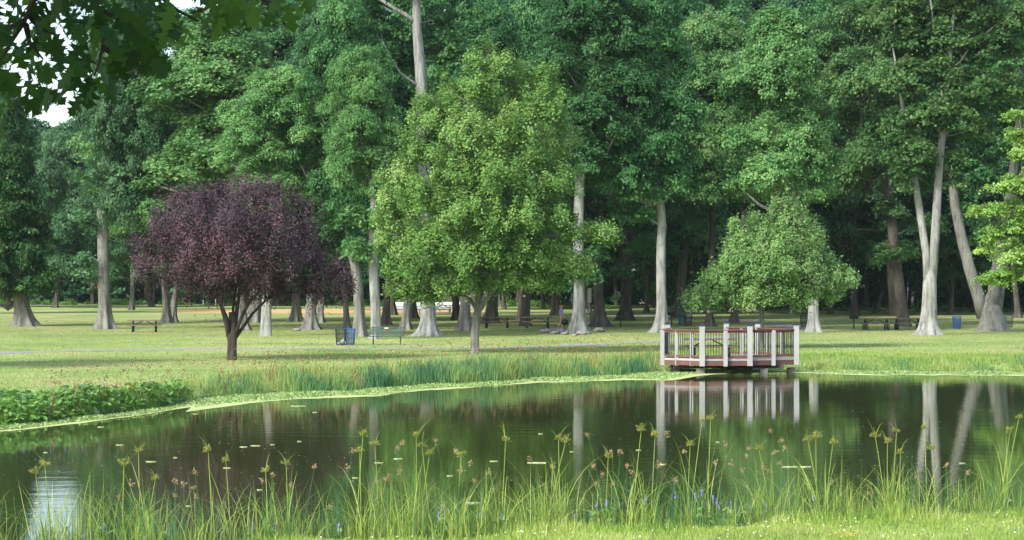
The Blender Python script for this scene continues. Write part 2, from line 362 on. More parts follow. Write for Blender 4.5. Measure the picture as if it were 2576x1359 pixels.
for sd, n, prof in [(1, 34, 'oval'), (2, 36, 'low'), (3, 34, 'high'), (4, 38, 'oval'), (5, 32, 'low'), (6, 36, 'high')]:
    rng = np.random.default_rng(sd); bl = broad_blobs(rng, n, prof)
    Vq, tn = cluster_crown(rng, bl, .27, .19, dens=3.4, per=50, flat=.55, outw=.8)
    cme = quads_mesh('crown', Vq, 4, tn, LF['oak'])
    mb = MB(); ax = [(0, 0, -.3), (0, 0, 5), (0, 0, 10), (0, 0, 14)]
    fork_limbs(mb, rng, ax, bl, .36)
    lo = mb.build('branches', BK['grey'], smooth=True); lme = lo.data; bpy.data.objects.remove(lo)
    CROWNS.append((cme, lme))

def trunk_mesh(mb, rng, pts, flare=.9, fh=.9, nb=6, n=30, rough=.06):
    """pts: list of (x,y,z,r). Buttressed flare at the foot."""
    P = np.array(pts, float); z = np.unique(np.concatenate([np.linspace(P[0, 2], P[0, 2] + 2.2, 9), np.linspace(P[0, 2] + 2.2, P[-1, 2], max(6, int(P[-1, 2] - P[0, 2])))]))
    ph = rng.uniform(0, 6.28, 3); V = []
    for zi in z:
        x, y, r = (np.interp(zi, P[:, 2], P[:, k]) for k in (0, 1, 3)); h = zi - P[0, 2]
        e = math.exp(-h / fh); x += .04 * math.sin(h * .9 + ph[0]); y += .04 * math.sin(h * .7 + ph[1])
        for k in range(n):
            th = 2 * math.pi * k / n
            b = (.5 + .5 * math.cos(nb * th + ph[0] + .6 * math.sin(2 * th + ph[1])))
            rr = r * (1 + flare * e * (.30 + 1.25 * b ** 1.8) + rough * math.sin(3 * th + h * .5 + ph[2]) * (1 + .5 * math.sin(h * 1.3)))
            V.append((x + rr * math.cos(th), y + rr * math.sin(th), zi))
    m = len(z); Fc = [(i * n + k, i * n + (k + 1) % n, (i + 1) * n + (k + 1) % n, (i + 1) * n + k) for i in range(m - 1) for k in range(n)] + [tuple(range((m - 1) * n, m * n))]
    mb.add(V, Fc)

SEED = [100]
def nrng(): SEED[0] += 1; return np.random.default_rng(SEED[0])
ORD = ['first', 'second', 'third', 'fourth', 'fifth', 'sixth', 'seventh', 'eighth', 'ninth', 'tenth', 'eleventh', 'twelfth', 'thirteenth', 'fourteenth', 'fifteenth', 'sixteenth', 'seventeenth', 'eighteenth', 'nineteenth', 'twentieth']
def ordinal(i):
    if i < 20: return ORD[i]
    t_ = ['twenty', 'thirty', 'forty', 'fifty', 'sixty'][(i + 1) // 10 - 2]; r_ = (i + 1) % 10
    return (t_[:-1] + 'ieth') if r_ == 0 else t_ + ' ' + ORD[r_ - 1]

def tree(label, u, v, wd, cu, vb, vt, half, typ, leaf, bark='grey', flare=.9, mid=None, name='oak_tree', group='large trees of the picnic grove', extra=None, rot=None, nb=6):
    """trunk foot at (u,v), trunk wd wide, crown from vb up to vt, centred on cu, half wide (all photograph pixels at its distance)"""
    rng = nrng(); b = at(u, v); s = F / b.y; r = wd / s / 2; vb0 = vb; vb = min(vb + (45 if u < 1540 else 10), max(vb, 700)); half *= 1.28
    if extra is None: extra = [(u + rng.uniform(-1.6, 1.6) * 40, rng.uniform(min(vb0, 640) - 30, 690), rng.uniform(24, 52), rng.uniform(20, 38)) for _ in range(5 if u < 1540 else 3)]
    T = empty(name, b, label, 'tree', group)
    zb = CAMZ - LAWN + (HV - vb) / s; zt = CAMZ - LAWN + (HV - vt) / s; dx = (cu - u) / s; H = max(zt - zb, .75 * TH * half / s / TR)
    mb = MB(); pts = [(0, 0, -.1, r)]
    if mid: pts += [((mu - u) / s, 0, CAMZ - LAWN + (HV - mv) / s, r * k) for mu, mv, k in mid]
    pts = [q for q in pts if q[2] < zb + .4 * H]
    last = pts[-1]
    pts += [(dx * .6 + last[0] * .4, 0, max(zb + .12 * H, last[2] + .5), last[3] * .82), (dx, 0, zb + .5 * H, r * .5), (dx, 0, zb + .86 * H, r * .16)]
    trunk_mesh(mb, rng, pts, flare * 1.15, .42 + r * .35, nb)
    mb.build('trunk', BK[bark], T, smooth=True)
    cme, lme = CROWNS[typ]
    sc = (half / s / TR, half / s / TR, H / TH); rz = rng.uniform(0, 6.28) if rot is None else rot
    for nm, mm, sl_ in (('branches', lme, BK[bark]), ('crown', cme, LF[leaf])):
        o = link(nm, mm, T); o.location = (dx, 0, zb); o.scale = sc; o.rotation_euler = (0, 0, rz)
        o.material_slots[0].link = 'OBJECT'; o.material_slots[0].material = sl_
    if extra:   # low sprays of foliage near the trunk: (u,v,ru,rv)
        bl = [((eu - u) / s, rng.uniform(-.6, .2) - .3, CAMZ - LAWN + (HV - ev) / s, ru / s, rv / s) for eu, ev, ru, rv in extra]
        Vq, tn = cluster_crown(rng, bl, .25, .18, dens=3.6, per=44, cr=(.35, .8), inner=.4, outw=.8)
        o = link('low_foliage', quads_mesh('low_foliage', Vq, 4, tn, LF[leaf]), T)
        for q in bl:
            mb = MB(); st = np.array((np.interp(q[2] - .8, [a[2] for a in pts], [a[0] for a in pts]), 0, q[2] - .8)); e_ = np.array(q[:3])
            mb.tube([st, st * .5 + e_ * .5 + (0, 0, .15), e_], [.07, .05, .02], 5); mb.build('low_branch', BK[bark], T, smooth=True)
    return T

# ---------------------------------------------------------------- park trees (foot u, v, trunk width, crown cu, vb, vt, half, shape, leaf, bark)
tree('dense dark green tree with low hanging crown at the far left', 68, 821, 40, 20, 770, 235, 78, 1, 'dark', 'grey', .8, extra=[(10, 640, 70, 90), (85, 600, 50, 90), (60, 720, 70, 36), (110, 700, 30, 40), (0, 480, 70, 100), (60, 500, 40, 60), (-20, 380, 70, 90), (40, 400, 36, 60)])
tree('tall grey trunk with leafy side shoots, left of the lone picnic table', 265, 828, 31, 320, 480, -60, 96, 0, 'blue', 'grey', 1.1, mid=[(262, 700, .95), (254, 520, .85)],
     extra=[(215, 560, 28, 45), (212, 640, 30, 30), (222, 690, 26, 22), (330, 480, 50, 40), (225, 440, 36, 40), (340, 420, 60, 70)])
tree('slender grey tree, nearer trunk of the close pair right of the lone picnic table', 420, 812, 19, 400, 545, 170, 150, 3, 'light', 'grey', .9)
tree('slender grey tree, farther trunk of the close pair right of the lone picnic table', 434, 810, 15, 500, 470, 60, 130, 2, 'oak', 'grey', .9)
tree('broad sunny oak whose trunk stands just behind the right side of the plum stems', 612, 831, 24, 560, 470, 150, 190, 4, 'light', 'grey', .9, extra=[(560, 430, 80, 40), (680, 420, 60, 36), (480, 380, 60, 50)])
tree('thick grey trunk behind the plum crown, left of the smooth pale column trunk', 636, 812, 32, 690, 500, -30, 140, 0, 'oak', 'grey', .7)
tree('smooth pale columnar trunk without root flare behind the plum crown', 667, 846, 26, 700, 520, 190, 110, 3, 'light', 'pale', .25, nb=3)
tree('grey trunk seen under the plum crown with orange infield behind it', 742, 810, 22, 760, 520, -60, 150, 5, 'oak', 'grey', .8)
tree('grey trunk with spreading surface roots under the right edge of the plum crown', 782, 830, 25, 800, 500, 30, 90, 2, 'blue', 'grey', 1.2)
tree('thin grey trunk just right of the one with spreading surface roots', 803, 812, 17, 850, 480, -50, 120, 1, 'blue', 'grey', .8)
tree('narrow shaded trunk directly behind the litter bins', 875, 828, 14, 830, 560, 240, 60, 4, 'oak', 'grey', .7)
tree('grey leaning trunk immediately right of the litter bins', 905, 847, 27, 860, 500, 20, 100, 3, 'oak', 'grey', .6, mid=[(900, 700, .95), (880, 600, .85), (868, 470, .7)], extra=[(850, 360, 44, 34), (862, 560, 46, 46), (900, 620, 50, 40), (870, 440, 30, 30)])
tree('white fluted trunk standing behind the left end of the green bench', 943, 853, 25, 905, 420, 110, 72, 0, 'light', 'pale', .35, mid=[(941, 680, .95), (938, 480, .6)], nb=4,
     extra=[(900, 640, 40, 40), (960, 560, 40, 60), (900, 540, 40, 30), (930, 400, 50, 40), (985, 470, 30, 50)])
tree('dark trunk right of the white fluted trunk, behind the bench', 970, 818, 18, 1000, 600, 80, 90, 5, 'oak', 'brown', .9)
tree('short dark trunk far behind the bench near the ball field', 990, 793, 14, 960, 560, 120, 90, 4, 'wood', 'dark', .8)
tree('grey trunk between the bench and the big buttressed trunk', 1021, 830, 19, 1040, 520, -60, 100, 2, 'oak', 'grey', 1.0)
tree('brown trunk just left of the big buttressed trunk, farther back', 1043, 801, 14, 1010, 520, 40, 110, 1, 'wood', 'brown', .8)
tree('pale grey trunk just left of the maple stem in the grove', 1168, 833, 26, 1180, 560, -40, 120, 0, 'oak', 'grey', .9)
tree('dark low stump-like trunk half hidden left of the maple stem', 1152, 806, 18, 1120, 600, 100, 90, 4, 'wood', 'dark', 1.0)
tree('grey brown trunk right of the maple stem, in front of the white backstop', 1230, 813, 27, 1290, 600, -60, 140, 5, 'oak', 'brown', .8)
tree('thin trunk between the two grove picnic tables, the farther of the two there', 1308, 807, 12, 1330, 620, 60, 90, 2, 'wood', 'brown', .7)
tree('grey trunk standing between the two dark picnic tables of the grove', 1322, 821, 20, 1350, 600, -20, 110, 1, 'oak', 'brown', .8)
tree('brown trunk just left of the walking person, farther back', 1398, 794, 21, 1400, 600, -80, 160, 3, 'oak', 'brown', .7)
tree('large pale trunk with rocks at its foot beside the walking person', 1456, 838, 31, 1490, 385, -70, 130, 0, 'oak', 'pale', 1.1, mid=[(1455, 640, .85), (1458, 440, .8)], extra=[(1480, 690, 40, 24), (1500, 640, 30, 26)])
tree('broad flared grey trunk to the right of the walking person', 1512, 823, 27, 1530, 500, 60, 130, 4, 'oak', 'brown', 1.2, mid=[(1500, 690, .8)], extra=[(1500, 590, 60, 40), (1560, 520, 50, 50)])
tree('dark brown straight trunk behind the first pedestal grill', 1571, 807, 26, 1590, 520, -90, 170, 2, 'oak', 'dark', .9, extra=[(1620, 620, 40, 40), (1560, 680, 26, 24)])
tree('tall pale trunk with flared foot just left of the viewing deck', 1661, 837, 26, 1640, 500, -30, 120, 1, 'oak', 'pale', 1.2, mid=[(1666, 560, .85)], extra=[(1620, 480, 60, 36), (1680, 430, 50, 40), (1600, 540, 50, 30)])
tree('grey brown trunk behind the deck with a grill beside it', 1703, 800, 23, 1760, 540, -80, 150, 0, 'oak', 'brown', .6)
tree('dark slim trunk above the middle of the deck', 1786, 822, 17, 1800, 500, 60, 120, 3, 'light', 'dark', 1.0, extra=[(1830, 420, 60, 40), (1800, 300, 60, 50)])
tree('short shaded trunk behind the pear tree crown, above the deck', 1845, 813, 17, 1900, 540, 70, 150, 5, 'oak', 'brown', .7, extra=[(1880, 430, 90, 60)])
tree('pale trunk with mottled bark right of the deck', 2048, 836, 26, 1960, 520, 20, 130, 1, 'light', 'pale', .8, mid=[(2046, 660, .9)], extra=[(1900, 200, 80, 60)])
tree('black slim trunk at the edge of the wood, behind the third grill', 2150, 794, 17, 2130, 600, -40, 140, 2, 'oak', 'dark', .4)
tree('wide shaded trunk at the wood edge behind the paired picnic tables', 2248, 795, 25, 2230, 560, 60, 130, 4, 'wood', 'dark', .5)
tree('tall brown trunk rising behind the paired picnic tables', 2275, 822, 28, 2190, 470, -70, 130, 5, 'olive', 'brown', .4)
tree('thin trunk at the right edge of the frame in front of the dark wood', 2560, 800, 14, 2520, 560, 120, 100, 0, 'wood', 'brown', .7)
# fill trees: farther in, between the named ones
for i, (u, v, wd, cu, vb, vt, hf, ty, lf) in enumerate([
        (140, 775, 10, 150, 700, 345, 80, 3, 'blue'), (30, 773, 10, -40, 700, 330, 100, 0, 'blue'), (382, 772, 14, 350, 690, 400, 90, 4, 'shrub'), (330, 780, 12, 350, 560, 40, 95, 1, 'blue'),
        (560, 771, 11, 540, 620, 20, 130, 5, 'wood'), (700, 770, 11, 650, 640, -40, 140, 2, 'oak'), (900, 769.5, 10, 880, 660, -40, 120, 0, 'wood'), (1110, 769, 10, 1110, 660, 100, 110, 3, 'wood'),
        (1270, 779, 9, 1240, 700, -30, 130, 1, 'wood'), (1370, 778, 9, 1330, 690, -40, 150, 5, 'wood'), (1485, 786, 11, 1450, 680, -40, 140, 2, 'wood'), (1625, 788, 11, 1640, 670, -50, 150, 4, 'wood'),
        (1740, 787, 10, 1700, 680, -40, 150, 0, 'oak'), (1900, 789, 11, 1880, 680, -40, 160, 3, 'wood'), (1990, 790, 11, 2010, 660, -60, 150, 1, 'wood'), (2090, 790, 11, 2100, 660, 40, 140, 5, 'wood'),
        (2200, 788, 10, 2330, 650, -30, 150, 2, 'oak'), (2390, 792, 11, 2420, 660, 0, 150, 0, 'wood'), (2450, 787, 10, 2560, 650, -40, 150, 4, 'oak'), (2640, 800, 14, 2640, 600, -40, 150, 3, 'oak'), (-90, 790, 16, -80, 640, 100, 120, 2, 'oak')]):
    tree(f'slim woodland tree along the back of the grove, {ordinal(sorted([140,30,382,330,560,700,900,1110,1270,1370,1485,1625,1740,1900,1990,2090,2200,2390,2450,2640,-90]).index(u))} from the left',
         u, v, wd, cu, vb, vt, hf, ty, lf, 'brown', .5, name='woodland_tree', group='slim trees along the back edge of the grove')

# custom trees: stems given as px polylines, blobs as (u,v,ru,rv[,depth])
def custom_tree(name, label, u, v, stems, blobs, leaf, bark, L, W, dens, per, cr, flat=.45, flare=.4, group=None, Y=None, twigs=0, low=-.6, foot_r=None, nb=5, outw=.55, inner=.3, spread=(.82, 1.06)):
    rng = nrng(); b = at(u, v); s = F / b.y; T = empty(name, b, label, 'tree', group)
    cv = lambda a, c: ((a - u) / s, CAMZ - LAWN + (HV - c) / s)
    mb = MB()
    for i, st in enumerate(stems):
        pts = [(cv(a, c)[0], dy, cv(a, c)[1] if not (i == 0 and k == 0) else -.1, wd / s / 2) for k, (a, c, wd, dy) in enumerate(st)]
        if i == 0: trunk_mesh(mb, rng, pts, flare, .35, nb)
        else: mb.tube([q[:3] for q in pts], [q[3] for q in pts], 9)
    mb.build('trunk', BK[bark], T, smooth=True)
    bl = []
    for q in blobs:
        x, z = cv(q[0], q[1]); bl.append((x, q[4] if len(q) > 4 else rng.uniform(-.7, .7) * q[2] / s, z, q[2] / s, q[3] / s))
    tips = []
    for st in stems:
        for q0, q1 in zip(st[:-1], st[1:]):
            for f_ in (0, .33, .66, 1):
                xx, zz = cv(q0[0] * (1 - f_) + q1[0] * f_, q0[1] * (1 - f_) + q1[1] * f_); tips.append((xx, q0[3] * (1 - f_) + q1[3] * f_, zz))
    zlow = min(q[2] - q[4] for q in bl); tips = [q for q in tips if q[2] > max(1.2, zlow * .72)] or tips
    mb = MB()
    for (x, y, z, r, rz) in bl:
        below = [q for q in tips if q[2] < z + .1] or tips
        st = min(below, key=lambda q: (q[0] - x) ** 2 + (q[1] - y) ** 2 + (.7 * (q[2] - z + .8)) ** 2); st = np.array(st); e_ = np.array((x, y, z)); m_ = (st + e_) / 2 + rng.normal(0, .12, 3)
        mb.tube([st, m_, e_], [.055, .04, .022], 5)
        for _ in range(3 + twigs):
            d = nrm(rng.normal(size=3)); d[2] = abs(d[2]) * 1.1; q = e_ + d * np.array((r, r, rz)) * .98
            mb.tube([m_ * .3 + e_ * .7, (e_ + q) / 2 + rng.normal(0, .06, 3), q], [.02, .014, .005], 4)
    mb.build('branches', BK[bark], T, smooth=True)
    Vq, tn = cluster_crown(rng, bl, L * 1.05, W * 1.1, dens * 1.9, int(per * 1.35), cr, flat, low, outw, inner, spread)
    link('crown', quads_mesh('crown', Vq, 4, tn, LF[leaf]), T)
    return T

# the bright maple in the middle
custom_tree('maple_tree', 'tall bright yellow-green maple with a single grey stem, in the middle of the far bank', 1197, 889,
    [[(1191, 889, 20, 0), (1194, 830, 19, 0), (1202, 785, 20, 0), (1206, 765, 15, 0), (1210, 600, 11, 0), (1225, 400, 7, 0), (1240, 220, 3, 0)],
     [(1203, 785, 11, 0), (1190, 766, 10, .1), (1170, 735, 8, .3), (1130, 640, 6, .6), (1090, 480, 3, .8)],
     [(1206, 783, 11, 0), (1222, 756, 10, -.1), (1248, 722, 8, -.3), (1300, 640, 6, -.5), (1370, 520, 3, -.8)],
     [(1206, 770, 8, 0), (1200, 690, 7, -.7), (1170, 540, 5, -1.4), (1150, 420, 3, -1.8)],
     [(1206, 760, 8, 0), (1240, 650, 7, .8), (1290, 480, 5, 1.2), (1340, 330, 3, 1.2)]],
    [(1215, 160, 42, 42), (1260, 175, 45, 40), (1300, 205, 32, 40), (1200, 230, 50, 50), (1290, 270, 60, 50), (1125, 225, 34, 38), (1375, 195, 32, 42), (1385, 260, 42, 48), (1110, 290, 60, 50), (1060, 280, 38, 44),
     (1180, 330, 70, 60, -1.6), (1300, 360, 75, 60, -1.6), (1400, 350, 50, 55), (1060, 370, 60, 55), (1418, 420, 40, 44), (1150, 430, 75, 60, -2), (1260, 450, 80, 60, -2.4), (1370, 460, 70, 55, -1.2), (1010, 450, 58, 48),
     (1070, 500, 70, 50, -1.4), (985, 545, 48, 40), (1180, 540, 80, 55, -2.5), (1300, 550, 80, 55, -2.4), (1390, 540, 60, 50), (1440, 590, 42, 30, -.6), (1500, 583, 34, 13, -.6), (1540, 588, 16, 7, -.6), (1010, 610, 50, 40), (1090, 620, 70, 50, -1.6),
     (1200, 640, 80, 50, -2), (1310, 640, 80, 50, -1.6), (1400, 650, 60, 40), (1440, 660, 40, 30), (1030, 680, 60, 36), (1110, 710, 60, 36), (1160, 700, 50, 36, -1), (1290, 700, 60, 34), (1360, 700, 50, 30), (1010, 730, 36, 22), (1080, 745, 36, 18), (1250, 330, 60, 60, 1.5), (1150, 560, 80, 60, 1.5), (1330, 560, 80, 60, 1.8), (970, 500, 30, 24), (960, 590, 22, 18)],
    'maple', 'grey', .13, .095, 4.2, 48, (.2, .46), flat=1.25, outw=.8, spread=(.7, 1.22), group='young ornamental trees on the bank', flare=.25)
# purple-leaf plum
custom_tree('plum_tree', 'purple-leaved plum tree with a dark vase of stems, spreading over the left lawn', 583, 906,
    [[(583, 907, 24, 0), (584, 868, 22, 0), (583, 850, 26, 0), (584, 835, 20, 0)],
     [(576, 848, 13, 0), (570, 820, 11, 0), (562, 790, 10, .1), (548, 750, 8, .3), (520, 700, 6, .4), (450, 640, 4, .4), (390, 600, 3, .5)],
     [(580, 845, 12, 0), (572, 800, 10, -.3), (562, 770, 8, -.6), (560, 690, 6, -.8), (540, 580, 4, -1)],
     [(586, 845, 14, 0), (592, 810, 12, 0), (596, 770, 10, .2), (602, 720, 8, .3), (600, 620, 5, .5), (610, 520, 3, .5)],
     [(590, 848, 12, 0), (602, 815, 9, -.2), (618, 780, 8, -.4), (640, 750, 7, -.7), (700, 690, 5, -1.2), (740, 600, 3, -1.3)],
     [(592, 850, 11, 0), (612, 820, 8, .3), (632, 790, 7, .5), (680, 740, 6, .8), (760, 690, 4, .9), (840, 690, 3, .6)],
     [(588, 830, 8, .2), (582, 780, 7, .6), (590, 700, 5, 1.2), (650, 600, 3, 1.6)]],
    [(430, 520, 36, 34), (775, 520, 30, 26), (400, 570, 40, 36), (362, 625, 32, 30), (350, 675, 26, 20), (480, 505, 50, 40), (550, 482, 50, 34), (620, 478, 50, 30), (690, 485, 50, 34), (520, 520, 60, 42), (650, 515, 60, 42), (450, 500, 26, 30), (740, 500, 26, 26), (580, 720, 60, 26, .8), (500, 725, 40, 22, .6), (660, 730, 50, 22, .9), (630, 690, 70, 30, 1.4), (520, 680, 60, 30, 1.4), (580, 600, 90, 60, -2.4), (440, 600, 60, 50, 1), (440, 560, 50, 44), (750, 535, 40, 34), (500, 570, 80, 55, -1.6), (600, 560, 90, 60, -2), (700, 570, 80, 52, -1.5), (770, 570, 40, 30), (420, 620, 60, 50), (380, 640, 44, 46),
     (500, 650, 80, 50, -1.8), (600, 650, 90, 50, -2.2), (700, 650, 80, 50, -1.6), (780, 640, 60, 36), (370, 690, 36, 24), (440, 690, 60, 34), (540, 700, 50, 26, -1), (660, 700, 60, 32, -1), (740, 700, 60, 36), (800, 690, 50, 36), (850, 700, 40, 36), (875, 715, 26, 34), (860, 680, 30, 26), (700, 730, 40, 16), (790, 735, 50, 18),
     (500, 600, 80, 60, 1.8), (620, 600, 90, 60, 2.2), (720, 610, 80, 60, 1.8), (560, 520, 50, 40, 1.2), (860, 740, 22, 14)],
    'plum', 'dark', .10, .062, 4.4, 26, (.16, .42), flat=1.7, outw=.8, spread=(.6, 1.38), group='young ornamental trees on the bank', flare=.25, twigs=8, low=-.75)
# pear-shaped young tree behind the deck
custom_tree('pear_tree', 'rounded young grey-green tree with a pointed top, rising behind the viewing deck', 1915, 876,
    [[(1917, 876, 13, 0), (1915, 800, 12, 0), (1916, 740, 9, 0), (1935, 640, 6, 0), (1975, 520, 3, 0)],
     [(1915, 790, 7, 0), (1890, 740, 6, .3), (1850, 660, 4, .6)], [(1916, 780, 7, 0), (1960, 720, 6, -.3), (2020, 660, 4, -.5)]],
    [(1988, 500, 13, 26), (1965, 525, 18, 26), (1755, 750, 24, 20), (1800, 725, 36, 34), (1850, 560, 14, 22), (1975, 530, 34, 36), (1975, 570, 50, 44), (1885, 600, 26, 50), (1840, 650, 26, 40), (2050, 600, 30, 40), (2040, 640, 44, 36), (1960, 650, 70, 60, -1.6), (1900, 740, 50, 36, -1.2), (2000, 740, 50, 30, -1), (1860, 690, 50, 44, -1.2), (2130, 700, 30, 20), (1790, 690, 26, 30), (2025, 560, 30, 34), (1900, 560, 22, 36), (1930, 600, 54, 46, -.8), (2010, 620, 54, 44, -.8), (1870, 610, 34, 44), (1850, 660, 40, 46), (1920, 670, 66, 48, -1.2), (2000, 680, 60, 40, -1.2), (2070, 670, 44, 26),
     (2115, 690, 36, 18), (2080, 710, 40, 26), (1810, 700, 40, 32), (1870, 730, 54, 34, -.8), (1770, 735, 32, 24), (1950, 740, 54, 30, -1), (2030, 730, 44, 30, -.5), (1830, 750, 40, 22), (1985, 620, 60, 60, 1.2), (1900, 680, 70, 50, 1.4), (2100, 740, 26, 18), (1740, 745, 16, 10)],
    'pear', 'grey', .14, .085, 4.6, 36, (.18, .40), flat=1.6, outw=.8, spread=(.75, 1.25), group='young ornamental trees on the bank', flare=.2)
# lime-green maple at the right edge, trunk off frame
custom_tree('maple_tree', 'lime green young maple leaning its tiered boughs in from the right edge', 2690, 880,
    [[(2690, 880, 22, 0), (2690, 700, 18, 0), (2690, 450, 10, 0), (2690, 260, 4, 0)],
     [(2690, 760, 9, 0), (2620, 700, 6, 0), (2540, 690, 3, 0)], [(2690, 650, 9, 0), (2600, 590, 6, 0), (2510, 560, 3, 0)], [(2690, 560, 8, 0), (2600, 500, 5, 0), (2520, 480, 3, 0)], [(2690, 420, 6, 0), (2620, 360, 4, 0), (2570, 340, 3, 0)]],
    [(2560, 290, 30, 12), (2556, 340, 36, 20), (2570, 390, 34, 20), (2530, 470, 44, 18), (2480, 530, 40, 13), (2540, 520, 44, 20), (2510, 590, 42, 24), (2470, 625, 20, 12), (2540, 640, 40, 34), (2560, 570, 40, 30), (2520, 690, 34, 16), (2550, 700, 40, 22), (2480, 700, 20, 8), (2450, 530, 18, 7), (2565, 450, 30, 20),
     (2620, 340, 60, 50), (2640, 450, 80, 60), (2650, 560, 90, 60), (2640, 660, 80, 50), (2690, 260, 60, 50), (2740, 400, 80, 90), (2750, 560, 90, 90)],
    'lime', 'grey', .14, .105, 3.0, 58, (.28, .55), flat=.4, group='young ornamental trees on the bank')
c = np.array((-25.4, 93.2)); u0, v0 = CU + c[0] / c[1] * F, HV + (CAMZ - LAWN) / c[1] * F
custom_tree('maple_tree', 'tree just outside the left edge whose shade lies across the left lawn', u0, v0,
    [[(u0, v0, 26, 0), (u0, v0 - 300, 18, 0), (u0, v0 - 650, 6, 0)]],
    [(u0 + a, v0 - 480 - b, 110, 90, d) for a, b, d in ((-120, -60, 0), (0, -90, 2), (110, -60, 0), (0, 40, -2), (-110, 80, 1), (120, 60, 2), (0, 160, 0), (60, 220, 0), (0, 0, 3), (90, -20, -2))],
    'oak', 'grey', .26, .18, 1.5, 26, (.4, .8))
custom_tree('oak_tree', 'massive pale grey trunk with wide buttress roots, right of the green bench', 1077, 846,
    [[(1077, 846, 40, 0), (1077, 760, 36, 0), (1075, 600, 33, 0), (1065, 400, 31, 0), (1058, 200, 28, 0), (1050, 60, 24, 0), (1042, -80, 14, 0)],
     [(1048, 60, 13, 0), (1020, 38, 11, -.2), (985, 18, 9, -.4), (940, -10, 6, -.5)], [(1058, 220, 9, 0), (1035, 205, 7, -.2), (1008, 185, 5, -.4), (985, 150, 3, -.5)]],
    [(950, 60, 56, 44, 1.5), (985, 150, 44, 44, 1.6), (1110, 40, 40, 44, 1.6), (1135, 130, 50, 50, 1.8), (1060, 120, 60, 60, 3.2), (1060, 260, 60, 60, 3.4), (1110, 220, 34, 40, 2), (1000, 240, 34, 44, 2), (960, -20, 60, 50, 1), (1100, -50, 80, 50, 1), (1030, -90, 90, 60, 0), (1120, 330, 50, 50, 2.5), (1010, 340, 34, 50, 2.4), (1060, 450, 50, 60, 3)],
    'oak', 'pale', .25, .18, 2.0, 36, (.4, .8), group='large trees of the picnic grove', flare=1.35, nb=9)
# forked pale tree and the three-stemmed tree on the right
custom_tree('oak_tree', 'pale smooth tree forking into two straight stems, right of the paired picnic tables', 2333, 843,
    [[(2336, 843, 46, 0), (2338, 780, 38, 0), (2338, 700, 34, 0), (2339, 676, 20, 0), (2339, 650, 5, 0)],
     [(2334, 720, 22, 0), (2330, 640, 20, 0), (2318, 550, 19, .2), (2303, 450, 17, .3), (2288, 350, 15, .4), (2270, 240, 9, .5), (2250, 120, 4, .5)],
     [(2343, 720, 24, 0), (2352, 600, 23, 0), (2357, 500, 21, -.1), (2364, 390, 19, -.2), (2380, 260, 16, -.2), (2388, 140, 12, -.2), (2400, 20, 7, -.2), (2410, -80, 4, 0)],
     [(2384, 200, 7, 0), (2440, 120, 6, 0), (2520, 50, 5, 0), (2576, 10, 4, 0)], [(2386, 160, 6, 0), (2350, 80, 5, 0), (2340, -10, 4, 0)]],
    [(2280, 300, 50, 40), (2330, 290, 60, 44, -1), (2390, 300, 60, 40, -.6), (2260, 350, 30, 28), (2300, 390, 40, 34, -1), (2345, 400, 40, 40, 1.5), (2250, 400, 26, 22), (2275, 440, 30, 26, -.8), (2320, 450, 36, 26, 1.5), (2390, 380, 40, 50, .8), (2400, 450, 30, 30, .8), (2268, 470, 20, 14, -.7),
     (2290, 200, 60, 50), (2360, 180, 80, 60, 1.4), (2440, 220, 60, 50), (2300, 100, 70, 50, 1), (2400, 100, 80, 50, .8), (2500, 120, 60, 44), (2340, 20, 70, 50), (2440, 20, 80, 50), (2540, 40, 60, 40), (2250, 30, 60, 50), (2400, -60, 90, 50), (2470, 320, 40, 40, .8), (2540, 220, 44, 50)],
    'olive', 'pale', .25, .17, 2.4, 44, (.4, .8), group='large trees of the picnic grove', flare=.95, nb=8)
custom_tree('oak_tree', 'grey tree spreading into three leaning stems near the right edge', 2492, 832,
    [[(2494, 833, 64, 0), (2492, 800, 60, 0), (2490, 775, 50, 0), (2488, 750, 26, 0), (2487, 735, 6, 0)],
     [(2474, 800, 34, 0), (2460, 740, 32, 0), (2440, 680, 30, 0), (2420, 600, 27, .1), (2404, 520, 24, .2), (2396, 440, 20, .3), (2380, 330, 12, .4), (2370, 200, 5, .4)],
     [(2495, 800, 34, -.1), (2500, 720, 30, -.1), (2512, 640, 26, -.2), (2530, 540, 22, -.2), (2545, 430, 18, -.2), (2560, 300, 12, -.2), (2570, 150, 6, 0)],
     [(2510, 800, 26, .4), (2522, 720, 22, .5), (2538, 600, 20, .6), (2556, 480, 17, .7), (2568, 380, 12, .7), (2600, 200, 6, .7)]],
    [(2400, 400, 40, 40, 1.2), (2470, 420, 40, 50, 1.4), (2440, 330, 60, 50, 1), (2530, 350, 60, 50, 1.2), (2480, 240, 70, 60), (2580, 250, 60, 60, .6), (2410, 240, 60, 50, 1.5), (2450, 130, 80, 60, 1), (2560, 130, 80, 60, .8), (2500, 30, 90, 60, .8), (2610, 30, 80, 70), (2440, 500, 26, 40, 1.6), (2620, 400, 60, 60, 1), (2480, 580, 20, 40, 1.8)],
    'oak', 'grey', .28, .2, 2.2, 36, (.4, .8), group='large trees of the picnic grove', flare=.45, nb=7)

